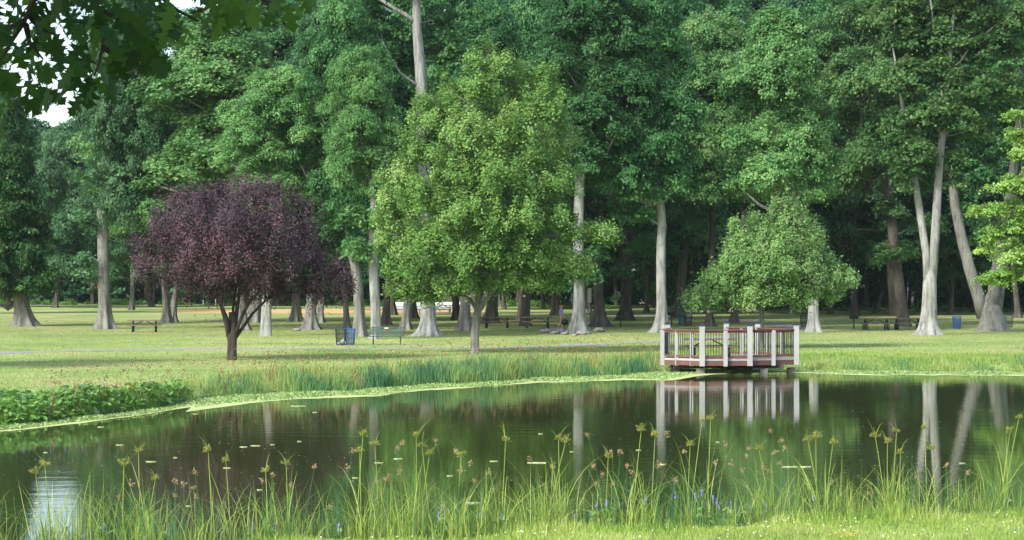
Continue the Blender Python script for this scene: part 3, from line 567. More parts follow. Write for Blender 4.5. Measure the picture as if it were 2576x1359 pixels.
# the wood beyond the grove: one mass nobody could count
rng = np.random.default_rng(77)
def ywood(x): return np.interp(x, [-130, -40, 0, 15, 60, 130], [300, 292, 278, 248, 236, 230])
bl = []; wood_trunks = MB()
for i in range(330):
    x = rng.uniform(-95, 95); row = rng.random() ** 1.3; y = ywood(x) + 4 + row * 60; h = rng.uniform(17, 24) + row * 3
    r_ = rng.uniform(.13, .32); wood_trunks.tube([(x, y, 0), (x + rng.normal(0, .2), y, 5), (x + rng.normal(0, .4), y, h * .8)], [r_ * 1.3, r_, r_ * .4], 6, mi=1)
    for k in range(7):
        z = 5.5 + (h - 6) * (k + rng.random()) / 7; r = rng.uniform(1.6, 2.8); a = rng.uniform(0, 6.28); d = rng.uniform(.5, 3)
        bl.append((x + d * math.cos(a), y + d * math.sin(a), z, r, r * .75))
for i in range(420):
    x = rng.uniform(-95, 95); y = ywood(x) + rng.uniform(2, 62); r = rng.uniform(.9, 2.1)
    bl.append((x, y, .5 + r * rng.uniform(.4, 2.2), r, r * .9))
for i in range(170):
    x = rng.uniform(-95, 95); r = rng.uniform(2.2, 3.4); bl.append((x, ywood(x) + rng.uniform(44, 64), rng.uniform(1.5, 11), r, r * .9))
for i in range(30):
    x, y = rng.uniform(-74, -50), rng.uniform(300, 350); r = rng.uniform(1.4, 2.4); bl.append((x, y, 13 + 11 * rng.random() ** .8, r, r * .7))
Vq, tn = cluster_crown(rng, bl, .62, .46, dens=1.15, per=24, cr=(.7, 1.3), inner=.15)
wv = np.concatenate(wood_trunks.v); wq = np.array([[wv[i] for i in f] for f in wood_trunks.f if len(f) == 4])
allq = np.concatenate([Vq, wq]); mi = np.concatenate([np.zeros(len(Vq)), np.ones(len(wq))])
o = link('woods', quads_mesh('woods', allq, 4, np.concatenate([tn, np.full(len(wq), .5)]), [LF['wood'], BK['dark']], mi))
tag(o, 'dark dense wood closing off the park behind the grove', 'woods', kind='stuff')
# undergrowth along its edge
bl = []
for i in range(230):
    x = rng.uniform(-75, 75); r = rng.uniform(.4, 1.0) * (1 if x < 5 else .7); bl.append((x, ywood(x) - rng.uniform(1, 4), LAWN + r * .25, r * 1.5, r * .8))
Vq, tn = cluster_crown(rng, bl, .22, .14, dens=2.0, per=22, cr=(.3, .6))
tag(link('undergrowth', quads_mesh('undergrowth', Vq, 4, tn, LF['shrub'])), 'low bright green weeds along the foot of the wood', 'undergrowth', kind='stuff')

# ---------------------------------------------------------------- grasses, reeds and water plants
def blades(rng, P, H, Wd, lean, curl, seg=3, az=None):
    """arched tapering blades, seg quads each -> (n*seg,4,3)"""
    n = len(P); az = rng.uniform(0, 2 * math.pi, n) if az is None else az
    d = np.stack([np.cos(az), np.sin(az), np.zeros(n)], 1)
    fa = az + math.pi / 2 + rng.normal(0, .6, n); sd = np.stack([np.cos(fa), np.sin(fa), np.zeros(n)], 1)
    H = np.asarray(H)[:, None]; Wd = np.broadcast_to(np.asarray(Wd, float), (n,))[:, None]; lean = np.broadcast_to(np.asarray(lean, float), (n,))[:, None]; curl = np.broadcast_to(np.asarray(curl, float), (n,))[:, None]
    rows = []
    for k in range(seg + 1):
        t = k / seg
        c = P + d * H * (lean * t + curl * t ** 2.4) + np.array([0, 0, 1.]) * H * (t - .62 * curl * t ** 3)
        rows.append((c - sd * Wd * .5 * (1 - t) ** .7, c + sd * Wd * .5 * (1 - t) ** .7))
    return np.concatenate([np.stack([rows[k][0], rows[k][1], rows[k + 1][1], rows[k + 1][0]], 1) for k in range(seg)])
def blade_obj(name, rng, P, H, Wd, lean, curl, tone, m, seg=3):
    V = blades(rng, P, H, Wd, lean, curl, seg); return link(name, quads_mesh(name, V, 4, np.tile(np.clip(tone, 0, 1), seg), m))
def on_ground(x, y): return np.stack([x, y, ground_z(x, y)], 1)

rng = np.random.default_rng(9)
# reeds on the far bank
def reed_density(x, u):  # tall reeds between u=440 and 1680, low tufts right of the deck
    return np.interp(u, [0, 420, 520, 1640, 1690, 2010, 2060, 2576], [.10, .22, .6, .8, .25, .2, .4, .5])
n = 60000; x = rng.uniform(-19, 24, n); y = yfar(x) + rng.uniform(-.5, 1, n) ** 2 * 6.0 + rng.uniform(-.6, .6, n)
u = CU + x / y * F; clump = .5 + .5 * np.sin(x * 1.1 + .7) * np.sin(x * 2.7 + y * .9) + .3 * np.sin(x * .47 + 2)
keep = rng.random(n) < reed_density(x, u) * np.clip(clump + .35, .12, 1); keep &= (x < 6.0) | (x > 12.2) | (y > 106)
x, y, u, clump = x[keep], y[keep], u[keep], clump[keep]
dep = (y - yfar(x)); tall = np.interp(u, [0, 430, 560, 700, 1000, 1300, 1500, 1650, 1700, 2020, 2576], [.28, .32, .5, .82, .7, .82, .55, .9, .45, .3, .42])
H = tall * rng.uniform(.45, 1.15, len(x)) * (.6 + .55 * clump) * np.interp(dep, [-1, 0, 3, 6], [.7, 1, .9, .45])
tone = .42 + .36 * np.sin(x * 1.9 + 1.3) * np.sin(x * .61 + y * .5) + rng.normal(0, .17, len(x)) + np.where(u > 1700, .22, 0)
tag(blade_obj('reeds', rng, on_ground(x, y), np.clip(H, .12, 1.5), .03, rng.normal(0, .10, len(x)), rng.uniform(0, .35, len(x)), tone, LF['reed']), 'tall blue-green and yellow-green reeds along the far shore', 'reeds', kind='stuff')
# rust-coloured seed heads and dead stalks among the reeds
n = 900; x = rng.uniform(-13, 7, n); y = yfar(x) + rng.uniform(0, 4.5, n); hh = rng.uniform(.6, 1.15, n)
rust = leafmat('dry_stalk', (.14, .08, .035), (.28, .17, .08), (.42, .30, .16), objvar=0)
V1 = blades(rng, on_ground(x, y), hh * .9, .022, rng.normal(0, .2, n), .3, 3)
C = on_ground(x, y); C[:, 2] += hh; V2 = leaves(rng, np.repeat(C, 3, 0) + rng.normal(0, .04, (n * 3, 3)), rng.normal(size=(n * 3, 3)), .07, .04)
tag(link('dry_reed_stalks', quads_mesh('dry_reed_stalks', np.concatenate([V1, V2]), 4, rng.random(n * 6), rust)), 'rust brown seed heads and dry stalks among the far reeds', 'reeds', kind='stuff')
# short lawn grass, thicker toward the bank
n = 290000; y = 72 + rng.random(n) ** 1.15 * 121; x = rng.uniform(-1, 1, n) * (y * .225 + 1); ok = (y > yfar(x) + .3); x, y = x[ok], y[ok]
dep = y - yfar(x); H = rng.uniform(.03, .09, len(x)) * np.interp(dep, [0, 6, 14, 40], [3.2, 2.2, 1.2, .8])
onpath = np.zeros(len(x), bool)
for o in list(COL.objects):
    if o.name.startswith('path'):
        vv = np.array([v.co[:2] for v in o.data.vertices]); q = len(vv) // 4; cc = (vv[:q] + vv[q:2 * q]) / 2
        yy = np.interp(x, cc[:, 0], cc[:, 1]) if np.all(np.diff(cc[:, 0]) > 0) else None
        for k in range(0, len(cc), 1): onpath |= ((x - cc[k, 0]) ** 2 + (y - cc[k, 1]) ** 2) < 1.15 ** 2
x, y, H, dep = x[~onpath], y[~onpath], H[~onpath], dep[~onpath]
tone = .5 + .2 * np.sin(x * .35 + 1) * np.sin(y * .23) + rng.normal(0, .16, len(x))
tag(blade_obj('lawn_grass', rng, on_ground(x, y), H, .028, rng.normal(0, .4, len(x)), .3, tone, LF['lawn'], 1), 'short mown grass of the park lawn', 'grass', kind='stuff')
# rank grass on the left bank above the pickerelweed and along the shore
n = 42000; x = rng.uniform(-22, 24, n); y = yfar(x) + rng.uniform(.2, 11, n); u = CU + x / y * F
ok = (rng.random(n) < np.interp(u, [0, 600, 1700, 2060, 2576], [1, .55, .4, .7, .8])) & ~((x > 6) & (x < 12.2) & (y < 106)); x, y = x[ok], y[ok]
tone = .45 + .2 * np.sin(x * .8) * np.sin(y * .6) + rng.normal(0, .17, len(x))
tag(blade_obj('bank_grass', rng, on_ground(x, y), rng.uniform(.1, .34, len(x)), .022, rng.normal(0, .3, len(x)), .35, tone, LF['grass'], 2), 'rank unmown grass on the far bank', 'grass', kind='stuff')

# floating mat along the far shore
me_pts = sorted([(p.x, p.y) for p in (at(u, v, 0) for u, v in [(-300, 1140), (0, 1088), (200, 1066), (330, 1048), (470, 1036), (484, 1024), (620, 1016), (760, 1004), (950, 999), (1000, 990), (1200, 973), (1400, 963), (1560, 957), (1690, 957), (1770, 946), (1850, 939), (1960, 937), (2060, 941), (2200, 945), (2576, 946), (2900, 946)])])
MX, MY = np.array(me_pts).T
def ymat(x): return np.interp(x, MX, MY) + .38 * np.sin(x * .83 + 1.1 * np.sin(x * .37)) * np.abs(np.sin(x * 1.27 + .4)) + .16 * np.abs((x * .71 + .3 * np.sin(x)) % 1 - .5) + .22 * np.sin(x * 2.3) * np.sin(x * .7) + .10 * np.sin(x * 6.1 + 1) + .05 * np.sin(x * 15)
xs = np.arange(-19, 26, .06); a = np.stack([xs, ymat(xs), np.full(len(xs), .008)], 1); b = np.stack([xs, np.maximum(yfar(xs) + .9, ymat(xs) + .1), np.full(len(xs), .012)], 1)
m_ = len(xs); mb = MB(); mb.add(np.concatenate([a, b]), [(i, i + 1, i + 1 + m_, i + m_) for i in range(m_ - 1)])
duck = mat('duckweed', (.30, .38, .12), .8, var=(1.6, (.44, .47, .19), .95, (.5, 1.2, 1)), bump=(25, .7, .01))
tag(mb.build('duckweed', duck), 'pale yellow-green duckweed mat floating along the far shore', 'duckweed', kind='stuff')
n = 52000; x = rng.uniform(-18, 25, n); f = rng.random(n) ** .75; ya, yb = ymat(x), yfar(x) + .6; y = ya + f * (yb - ya); ok = (yb > ya) & (f > .18 + .12 * np.sin(x * 1.9)); x, y = x[ok], y[ok]
C = np.stack([x, y, .02 + rng.random(len(x)) * .09 * (.5 + .5 * np.sin(x * 1.7) * np.sin(y * 1.1))], 1)
V1 = leaves(rng, C, np.array([0, 0, 1.]) + rng.normal(size=(len(x), 3)) * .5, .085, .07, down=0)
tag(link('water_primrose', quads_mesh('water_primrose', V1, 4, .5 + rng.normal(0, .2, len(x)), LF['weed'])), 'low creeping water plants on the duckweed mat', 'water plants', kind='stuff')
# drifting flakes of duckweed on the open water
flake = mat('floating_algae', (.42, .46, .24), .8, var=(30, (.26, .32, .12), .8))
FL = [(115, 1139, 8), (254, 1075, 12), (302, 1120, 12), (613, 1125, 15), (643, 1122, 14), (753, 1111, 8), (686, 1119, 6), (379, 1162, 16), (571, 1178, 12), (952, 1165, 14), (1002, 1155, 18), (1132, 1198, 12), (1242, 1161, 12),
      (1189, 1266, 32), (748, 1022, 22), (793, 1038, 8), (491, 1042, 8), (95, 1266, 12), (90, 1299, 8), (653, 1233, 8), (474, 1274, 8), (893, 1203, 10), (441, 1152, 6), (1353, 1165, 32), (1360, 1092, 8), (2027, 1175, 22), (1987, 1175, 26), (2420, 1166, 10), (1806, 1113, 8), (1666, 1169, 14), (2541, 1259, 6), (1438, 1137, 6), (1606, 1133, 8)]
FL.sort(key=lambda q: (q[0]))
for i, (u, v, hw) in enumerate(FL):
    c = at(u, v, 0); s = F / c.y; k = 22; a = np.linspace(0, 2 * math.pi, k, endpoint=False); ph = rng.uniform(0, 6, 3)
    rr = .66 * hw / s * (1 + .22 * np.sin(2 * a + ph[0]) + .16 * np.sin(5 * a + ph[1]) + .08 * np.sin(9 * a + ph[2]))
    top = np.stack([rr * np.cos(a), rr * np.sin(a) * .5, np.full(k, .014)], 1); bot = top * 1.02; bot[:, 2] = .001
    mb = MB(); mb.add(np.concatenate([top, bot]), [tuple(range(k))] + [(j, j + k, (j + 1) % k + k, (j + 1) % k) for j in range(k)])
    o = mb.build('algae_patch', flake); o.location = (c.x, c.y, 0); szw = 'large' if hw > 19 else 'small' if hw > 9 else 'tiny'
    tag(o, f'{szw} pale flake of algae floating on open water, {ordinal(i)} counting from the left', 'algae patch', 'algae flakes drifting on the pond')
n = 520; y = 40 + rng.random(n) ** 1.6 * 42; x = rng.uniform(-1, 1, n) * y * .215; ok = (y < ymat(x)) & (y > ynear(x) + .5); x, y = x[ok], y[ok]
V1 = leaves(rng, np.stack([x, y, np.full(len(x), .006)], 1), np.array([0, 0, 1.]) + rng.normal(size=(len(x), 3)) * .02, .06, .045, fold=0, down=0)
tag(link('floating_specks', quads_mesh('floating_specks', V1, 4, rng.random(len(x)), LF['weed'])), 'scattered specks of weed and seed fluff on the water', 'floating specks', kind='stuff')

# broad-leaved pickerelweed bed on the left shore
def heart(rng, C, A, N, L, W):
    """heart-ish leaf of two quads, folded along the midrib"""
    A = nrm(A); N = nrm(N - A * (N * A).sum(1, keepdims=True)); B = np.cross(N, A); L = L[:, None]; W = W[:, None]
    b = C - A * L * .1; t = C + A * L * .95 - N * L * .12; l1 = C - A * L * .2 - B * W * .38 + N * L * .08; l2 = C + A * L * .35 - B * W * .5 + N * L * .1
    r1 = C - A * L * .2 + B * W * .38 + N * L * .08; r2 = C + A * L * .35 + B * W * .5 + N * L * .1
    mL = C + A * L * .4
    return np.concatenate([np.stack([b, l1, l2, mL], 1), np.stack([mL, l2, t, t + (r2 - t) * .02], 1), np.stack([b, mL, r2, r1], 1), np.stack([mL, t, t + (r2 - t) * .02, r2], 1)])
n = 8000; x = rng.uniform(-24, -9.9, n); f = rng.random(n); y = yfar(x) - .2 + f * 6.0; u = CU + x / y * F; wlim = np.interp(x, [-24, -13, -10.2], [1, 1, .35]); ok = (f < wlim) & (u < 492 - 60 * f); x, y, f = x[ok], y[ok], f[ok]; n = len(x)
hh = rng.uniform(.15, .52, n) * (.8 + .25 * np.sin(x * 1.4) * np.sin(y * 1.2)) * np.interp(f, [0, .12, .7, 1], [.6, 1, 1, .5]); az = rng.uniform(0, 6.28, n)
d = np.stack([np.cos(az), np.sin(az), rng.uniform(-.5, .9, n)], 1); C = np.stack([x, y, ground_z(x, y).clip(0) + hh], 1)
N = np.stack([-np.cos(az) * .4, -np.sin(az) * .4, np.ones(n)], 1) + rng.normal(size=(n, 3)) * .3; L = rng.uniform(.13, .24, n); Wd = L * rng.uniform(.6, .8, n)
V1 = heart(rng, C, d, N, L, Wd); tn = np.tile(np.clip(.5 + rng.normal(0, .2, n), 0, 1), 4)
P0 = C.copy(); P0[:, 2] = ground_z(x, y).clip(-.1); sdv = np.array([[.008, 0, 0]]); V2 = np.stack([P0 - sdv, P0 + sdv, C + sdv, C - sdv], 1)
tag(link('pickerelweed_bed', quads_mesh('pickerelweed_bed', np.concatenate([V1, V2]), 4, np.concatenate([tn, np.full(n, .4)]), LF['pond'])), 'dense bed of broad glossy heart-shaped leaves on the left shore', 'pickerelweed', kind='stuff')

violet = mat('violet_petals', (.20, .18, .50), .7, var=(60, (.34, .30, .62), .8))
def spike_mesh(rng, mb, top, L=.1, r=.014):
    for k in range(26):
        t_ = rng.random(); a = rng.uniform(0, 6.28); c = np.array(top) - np.array((0, 0, L * t_)) + np.array((math.cos(a), math.sin(a), 0)) * r * (.4 + .9 * math.sin(math.pi * (.15 + .7 * t_)))
        q = leaves(rng, c[None], np.array([[math.cos(a), math.sin(a), .3]]), .026, .018)[0]; mb.add(q, [(0, 1, 2, 3)])
# violet spikes standing in the left bed (countable)
SPL = [(870, 35), (905, 20), (500, 60), (525, 45), (415, 50), (465, 95), (120, 100), (148, 95), (255, 65), (330, 60), (580, 55), (735, 60), (780, 25), (560, 80)]
def spike_thing(u, v, Y, label, cat='pickerelweed flower', leavesn=0, group=None, L=.1, z0=0):
    rg = nrng(); c = px(u, v, Y); zb = float(ground_z(c.x, c.y)); zb = max(zb, -.05); T = empty('pickerelweed', (c.x, c.y, zb), label, cat, group)
    mb = MB(); spike_mesh(rg, mb, (0, 0, c.z - zb + L / 2), L); mb.build('flower_spike', violet, T)
    mb = MB(); mb.tube([(rg.normal(0, .03), 0, 0), (0, 0, (c.z - zb) * .6), (0, 0, c.z - zb + L * .4)], [.007, .006, .004], 5, tone=.6); mb.build('stem', LF['pond'], T, tone=True)
    for k in range(leavesn):
        az = rg.uniform(0, 6.28); h = rg.uniform(.12, .34) * min(1.4, (c.z - zb) / .35); C = np.array([[math.cos(az) * .09, math.sin(az) * .09, h]])
        q = heart(rg, C, np.array([[math.cos(az), math.sin(az), .6]]), np.array([[-math.cos(az) * .5, -math.sin(az) * .5, 1.]]), np.array([rg.uniform(.10, .16)]), np.array([.08]))
        mb = MB()
        for qq in q: mb.add(qq, [(0, 1, 2, 3)], tone=.55 + .1 * k)
        mb.tube([(0, 0, 0), (C[0][0] * .5, C[0][1] * .5, h * .6), C[0]], .004, 4, tone=.5); mb.build('leaf', LF['pond'], T, tone=True)
    return T
for i, (a, c) in enumerate(sorted(SPL)):
    u, v = a * .4987, 946.6 + c * .4987; Yb = float(yfar((u - CU) / F * 72)) + 3.5
    spike_thing(u, v, Yb, f'violet flower spike above the broad-leaved bed on the left shore, {ordinal(i)} from the left', group='violet spikes above the left bed', L=.12)
# young shoots and flowers in the foreground shallows
Z7 = [(425, 800), (523, 755), (800, 770), (855, 765), (1275, 750), (1390, 750), (2228, 660), (2213, 695), (2420, 700), (2440, 705), (1710, 750), (2530, 705)]
Z8 = [(320, 695), (397, 690), (430, 645), (480, 630), (543, 640), (680, 600), (672, 620), (825, 590), (925, 590), (957, 575), (1015, 610), (1032, 625), (1045, 655), (1090, 710), (1105, 640), (1205, 660), (1278, 645), (1312, 665), (1340, 660), (1522, 610), (1650, 665)]
PK = sorted([(a * .4987, 946.6 + c * .4987) for a, c in Z7] + [(1285 + a * .5013, 946.6 + c * .5) for a, c in Z8])
for i, (u, v) in enumerate(PK):
    Y = float(ynear((u - CU) / F * 38)) + rng.uniform(-.1, .8)
    spike_thing(u, v + 4, Y, f'violet-blue flower spike rising from the near shore grass, {ordinal(i)} from the left', leavesn=4, group='violet spikes along the near shore', L=.11)

# tall sedges with umbels: one plant per flower head
umb = leafmat('sedge_umbel', (.16, .19, .04), (.30, .33, .07), (.48, .46, .14), objvar=.1)
HEADS = [(113, 1170), (90, 1192), (348, 1136), (312, 1171), (391, 1206), (524, 1136), (568, 1161), (668, 1186), (905, 1136), (913, 1098), (943, 1121), (1047, 1098), (1080, 1146), (1062, 1125), (1272, 1111), (1390, 1177), (1405, 1104), (1423, 1112),
         (1613, 1084), (1648, 1097), (1736, 1122), (1766, 1059), (1788, 1054), (1909, 1130), (2032, 1107), (2052, 1102), (2095, 1117), (2202, 1100), (2232, 1114), (2255, 1088), (2265, 1140), (2325, 1077), (2345, 1130), (2563, 1052), (2540, 1090), (1530, 1150), (720, 1170), (1160, 1150)]
for i, (u, v) in enumerate(sorted(HEADS)):
    rg = nrng(); x0 = (u - CU) / F * 38.5; Y = float(ynear(x0)) + rg.uniform(.1, 1.5); c = px(u, v, Y); zb = max(-.12, float(ground_z(c.x, Y)))
    h = c.z - zb; lx = rg.normal(0, .07) * h; T = empty('sedge_plant', (c.x - lx, Y, zb), f'arching sedge topped by a yellow-green umbel in the near shallows, {ordinal(i)} from the left', 'sedge', 'tall sedges in the near shallows')
    top = np.array((lx, 0, h)); mb = MB(); mb.tube([(0, 0, 0), (lx * .3, 0, h * .4), (lx * .75, 0, h * .8), top], [.008, .0075, .006, .005], 5, tone=.65); mb.build('stem', LF['grass'], T, tone=True)
    nb_ = 4; az = rg.uniform(0, 6.28, nb_); V1 = blades(rg, np.repeat(top[None] - [[0, 0, .01]], nb_, 0), rg.uniform(.12, .42, nb_), .010, rg.uniform(.2, .8, nb_), rg.uniform(.2, .8, nb_), 4, az)
    link('bract', quads_mesh('bract', V1, 4, np.tile(rg.uniform(.4, .8, nb_), 4), LF['grass']), T)
    mb = MB(); nr = 17; hs = rg.uniform(.7, 1.25)
    for k in range(nr):
        d = nrm(rg.normal(size=3)); d[2] = abs(d[2]) + .15; d *= rg.uniform(.03, .085) * hs; mb.tube([top, top + d], .0022, 3, tone=.5)
        for _ in range(9):
            q = leaves(rg, (top + d + rg.normal(0, .012, 3))[None], rg.normal(size=(1, 3)), .024, .013)[0]; mb.add(q, [(0, 1, 2, 3)], tone=rg.random())
    mb.build('flower_head', umb, T, tone=True)
    nb_ = rg.integers(13, 20); V1 = blades(rg, np.concatenate([rg.normal(0, .06, (nb_, 2)), np.zeros((nb_, 1))], 1), h * rg.uniform(.6, 1.12, nb_), .019, rg.uniform(.02, .22, nb_), rg.uniform(.1, .85, nb_), 7)
    link('leaves', quads_mesh('leaves', V1, 4, np.tile(rg.uniform(.25, .9, nb_), 7), LF['grass']), T)
# thin bulrushes with rust-brown heads
brown_head = mat('bulrush_head', (.27, .19, .10), .9, var=(70, (.42, .32, .18), .9))
B7 = [(980, 480), (925, 535), (885, 518), (990, 600), (975, 555), (1375, 490), (1325, 520), (2030, 330), (2005, 360), (2200, 320), (2300, 370), (2015, 475), (1940, 515), (1965, 500), (1900, 515), (2375, 430), (2325, 465), (2395, 520), (2470, 480), (1755, 455), (1780, 370), (880, 595), (1665, 650), (1590, 450), (1470, 545), (660, 540), (600, 600)]
B8 = [(385, 290), (410, 445), (95, 410), (160, 540), (505, 375), (550, 370), (460, 485), (515, 535), (585, 440), (435, 535), (785, 280), (870, 370), (1080, 340), (1195, 355), (1105, 435), (1165, 465), (1305, 270), (1355, 315), (1375, 355), (1325, 375), (1350, 430), (1265, 450), (1295, 475), (1185, 395), (1025, 430), (740, 440), (605, 475), (825, 515), (2185, 440), (2290, 480), (1800, 585), (1610, 520), (2030, 500)]
BR = sorted([(a * .4987, 946.6 + c * .4987) for a, c in B7] + [(1285 + a * .5013, 946.6 + c * .5) for a, c in B8])
for i, (u, v) in enumerate(BR):
    rg = nrng(); x0 = (u - CU) / F * 38.5; Y = float(ynear(x0)) + rg.uniform(.2, 2.2); c = px(u, v, Y); zb = max(-.15, float(ground_z(c.x, Y))); h = c.z - zb; lx = rg.normal(0, .12) * h
    T = empty('bulrush', (c.x - lx, Y, zb), f'thin blue-green bulrush with a rust-brown head near the shore, {ordinal(i)} from the left', 'bulrush', 'thin bulrushes in the near shallows')
    mb = MB(); mb.tube([(0, 0, 0), (lx * .4, 0, h * .5), (lx, 0, h + .03)], [.0065, .006, .003], 5, tone=.15); mb.build('stem', LF['reed'], T, tone=True)
    mb = MB()
    for _ in range(34):
        q = leaves(rg, np.array([[lx, 0, h - .02]]) + rg.normal(0, 1, (1, 3)) * (.02, .02, .022), rg.normal(size=(1, 3)), .03, .017)[0]; mb.add(q, [(0, 1, 2, 3)])
    mb.build('seed_head', brown_head, T)
    nb_ = 4; V1 = blades(rg, np.concatenate([rg.normal(0, .07, (nb_, 2)), np.zeros((nb_, 1))], 1), h * rg.uniform(.55, 1.0, nb_), .010, rg.uniform(0, .3, nb_), rg.uniform(0, .2, nb_), 4)
    link('leaves', quads_mesh('leaves', V1, 4, np.tile(rg.uniform(.0, .3, nb_), 4), LF['reed']), T)

# grass of the near shore
rng = np.random.default_rng(31)
n = 2600; x = rng.uniform(-9.5, 9.5, n); y = ynear(x) + rng.uniform(-.3, 2.4, n); tone = rng.uniform(0, .3, n)
ok = rng.random(n) < .5 + .5 * np.sin(x * 2.3 + 1) * np.sin(x * .9); x, y, tone = x[ok], y[ok], tone[ok]; gr = on_ground(x, y)
tag(blade_obj('rush_stems', rng, gr, rng.uniform(.6, 1.35, len(x)), .011, rng.normal(0, .16, len(x)), .04, tone, LF['reed'], 3), 'thin straight blue-green rush stems in the near shallows', 'rushes', kind='stuff')
n = 30000; x = rng.uniform(-10, 10, n); y = ynear(x) + rng.normal(-.35, .75, n); hx = .8 + .35 * np.sin(x * 1.3 + .5) + .25 * np.sin(x * 3.3)
H = rng.uniform(.08, .32, n) * np.clip(hx, .4, 1.5) * np.interp(x, [-9, -2, 0, 9], [.6, .7, 1.0, 1.3]); tone = .5 + .2 * np.sin(x * 2.1) + rng.normal(0, .18, n)
tag(blade_obj('shore_grass', rng, on_ground(x, y), H, .013, rng.normal(0, .25, n), rng.uniform(.1, .6, n), tone, LF['grass'], 3), 'bright uncut grass along the near shore', 'grass', kind='stuff')
n = 5000; cx = rng.uniform(-9.5, 9.5, 210); ci = np.minimum(rng.integers(0, 210, n), rng.integers(0, 210, n)); x = cx[ci] + rng.normal(0, .13, n); y = ynear(x) + rng.uniform(-.5, 2.0, 210)[ci] + rng.normal(0, .1, n); H = rng.uniform(.6, 1.25, n) * rng.uniform(.55, 1.35, 210)[ci]; tone = rng.uniform(.1, .9, n)
tag(blade_obj('sedge_leaves', rng, on_ground(x, y), H, .014, rng.normal(0, .22, n), rng.uniform(0, .7, n), tone, LF['grass'], 5), 'loose long sedge leaves between the near plants', 'sedge leaves', kind='stuff')
n = 90000; y = rng.uniform(31, 40, n); x = rng.uniform(-1, 1, n) * y * .235; ok = y < ynear(x) - .1; x, y = x[ok], y[ok]; tone = .55 + .2 * np.sin(x * 1.4) * np.sin(y * 1.9) + rng.normal(0, .16, len(x))
tag(blade_obj('near_lawn', rng, on_ground(x, y), rng.uniform(.04, .12, len(x)), .010, rng.normal(0, .4, len(x)), .3, tone, LF['grass'], 2), 'short grass at the bottom edge of the view', 'grass', kind='stuff')
# white clover heads and a patch of yellow flowers
white = mat('clover_white', (.75, .73, .66), .9); yellow = mat('yellow_petals', (.85, .62, .03), .7)
n = 1300; y = np.where(rng.random(n) < .38, rng.uniform(33, 39, n), rng.uniform(104, 150, n)); x = rng.uniform(-1, 1, n) * y * .22
ok = ((y < 60) & (y < ynear(x) - .4)) | ((y > 60) & (y > yfar(x) + 6)); x, y = x[ok], y[ok]; P = on_ground(x, y); P[:, 2] += .10
V1 = leaves(rng, np.repeat(P, 2, 0) + rng.normal(0, .006, (len(P) * 2, 3)), rng.normal(size=(len(P) * 2, 3)) + np.array([0, -.5, 1]), .019, .019)
tag(link('clover_heads', quads_mesh('clover_heads', V1, 4, rng.random(len(V1)), white)), 'tiny white clover heads dotted through the grass', 'clover', kind='stuff')
for i in range(26):
    u, v = 2120 + rng.normal(0, 22), 1346 + rng.normal(0, 5); c = at(u, v, .35 + .1); T = None
    mb = MB()
    for k in range(5):
        a = k * 1.2566; mb.add([(0, 0, .12), (.012 * math.cos(a - .5), .012 * math.sin(a - .5), .124), (.02 * math.cos(a), .02 * math.sin(a), .13), (.012 * math.cos(a + .5), .012 * math.sin(a + .5), .124)], [(0, 1, 2, 3)])
    T = empty('buttercup', (c.x, c.y, float(ground_z(c.x, c.y))), 'small yellow flower in the grass patch at the lower right edge of the lawn', 'yellow flower', 'yellow flowers in the near grass')
    o = mb.build('petals', yellow, T); mb = MB(); mb.tube([(0, 0, 0), (0, 0, .12)], .003, 4, tone=.5); mb.build('stem', LF['grass'], T, tone=True)

# ---------------------------------------------------------------- viewing deck
redwood = mat('deck_redwood', (.10, .048, .038), .75, var=(3, (.15, .078, .06), .8, (1, 1, 6)), bump=(18, .3, .004))
greypost = mat('deck_post_paint', (.33, .34, .34), .65, var=(4, (.25, .25, .245), .8, (1, 1, .3)), bump=(20, .2, .003))
navy = mat('post_cap_navy', (.015, .025, .045), .4)
blackm = mat('dark_metal', (.015, .018, .02), .45, .3)
concrete = mat('concrete', (.17, .165, .15), .95, var=(3, (.09, .088, .08), .8), bump=(12, .5, .01))
def DP(u, Y): return np.array(((u - CU) / F * Y, Y))
A_, B_, C_, D_, E_, F_, G_ = DP(1767, 98.0), DP(1885.5, 98.3), DP(2001, 99.5), DP(1905, 102.6), DP(1827, 103.2), DP(1681, 101.2), DP(1668, 99.4)
org = (A_ + B_ + C_ + D_ + E_ + F_ + G_) / 7
T = empty('viewing_deck', (org[0], org[1], 0), 'small grey-posted redwood deck with black balusters standing over the pond', 'viewing deck')
ring = [p - org for p in (A_, B_, C_, D_, E_, F_, G_)]
FZ = .60
mb = MB(); inn = [q * .985 for q in ring]; k = len(ring)
mb.add([(x, y, FZ) for x, y in inn] + [(x, y, FZ - .04) for x, y in inn], [tuple(range(k)), tuple(range(k, 2 * k))[::-1]] + [(i, i + k, (i + 1) % k + k, (i + 1) % k) for i in range(k)])
mb.build('floor', redwood, T)
def seg_box(mb, p, q, z, d, h, out=0):
    p, q = np.array(p), np.array(q); c = (p + q) / 2; L = np.linalg.norm(q - p); a = math.atan2(q[1] - p[1], q[0] - p[0]); nn = np.array((math.sin(a), -math.cos(a)))
    c = c + nn * out; mb.box((c[0], c[1], z), (L, d, h), a)
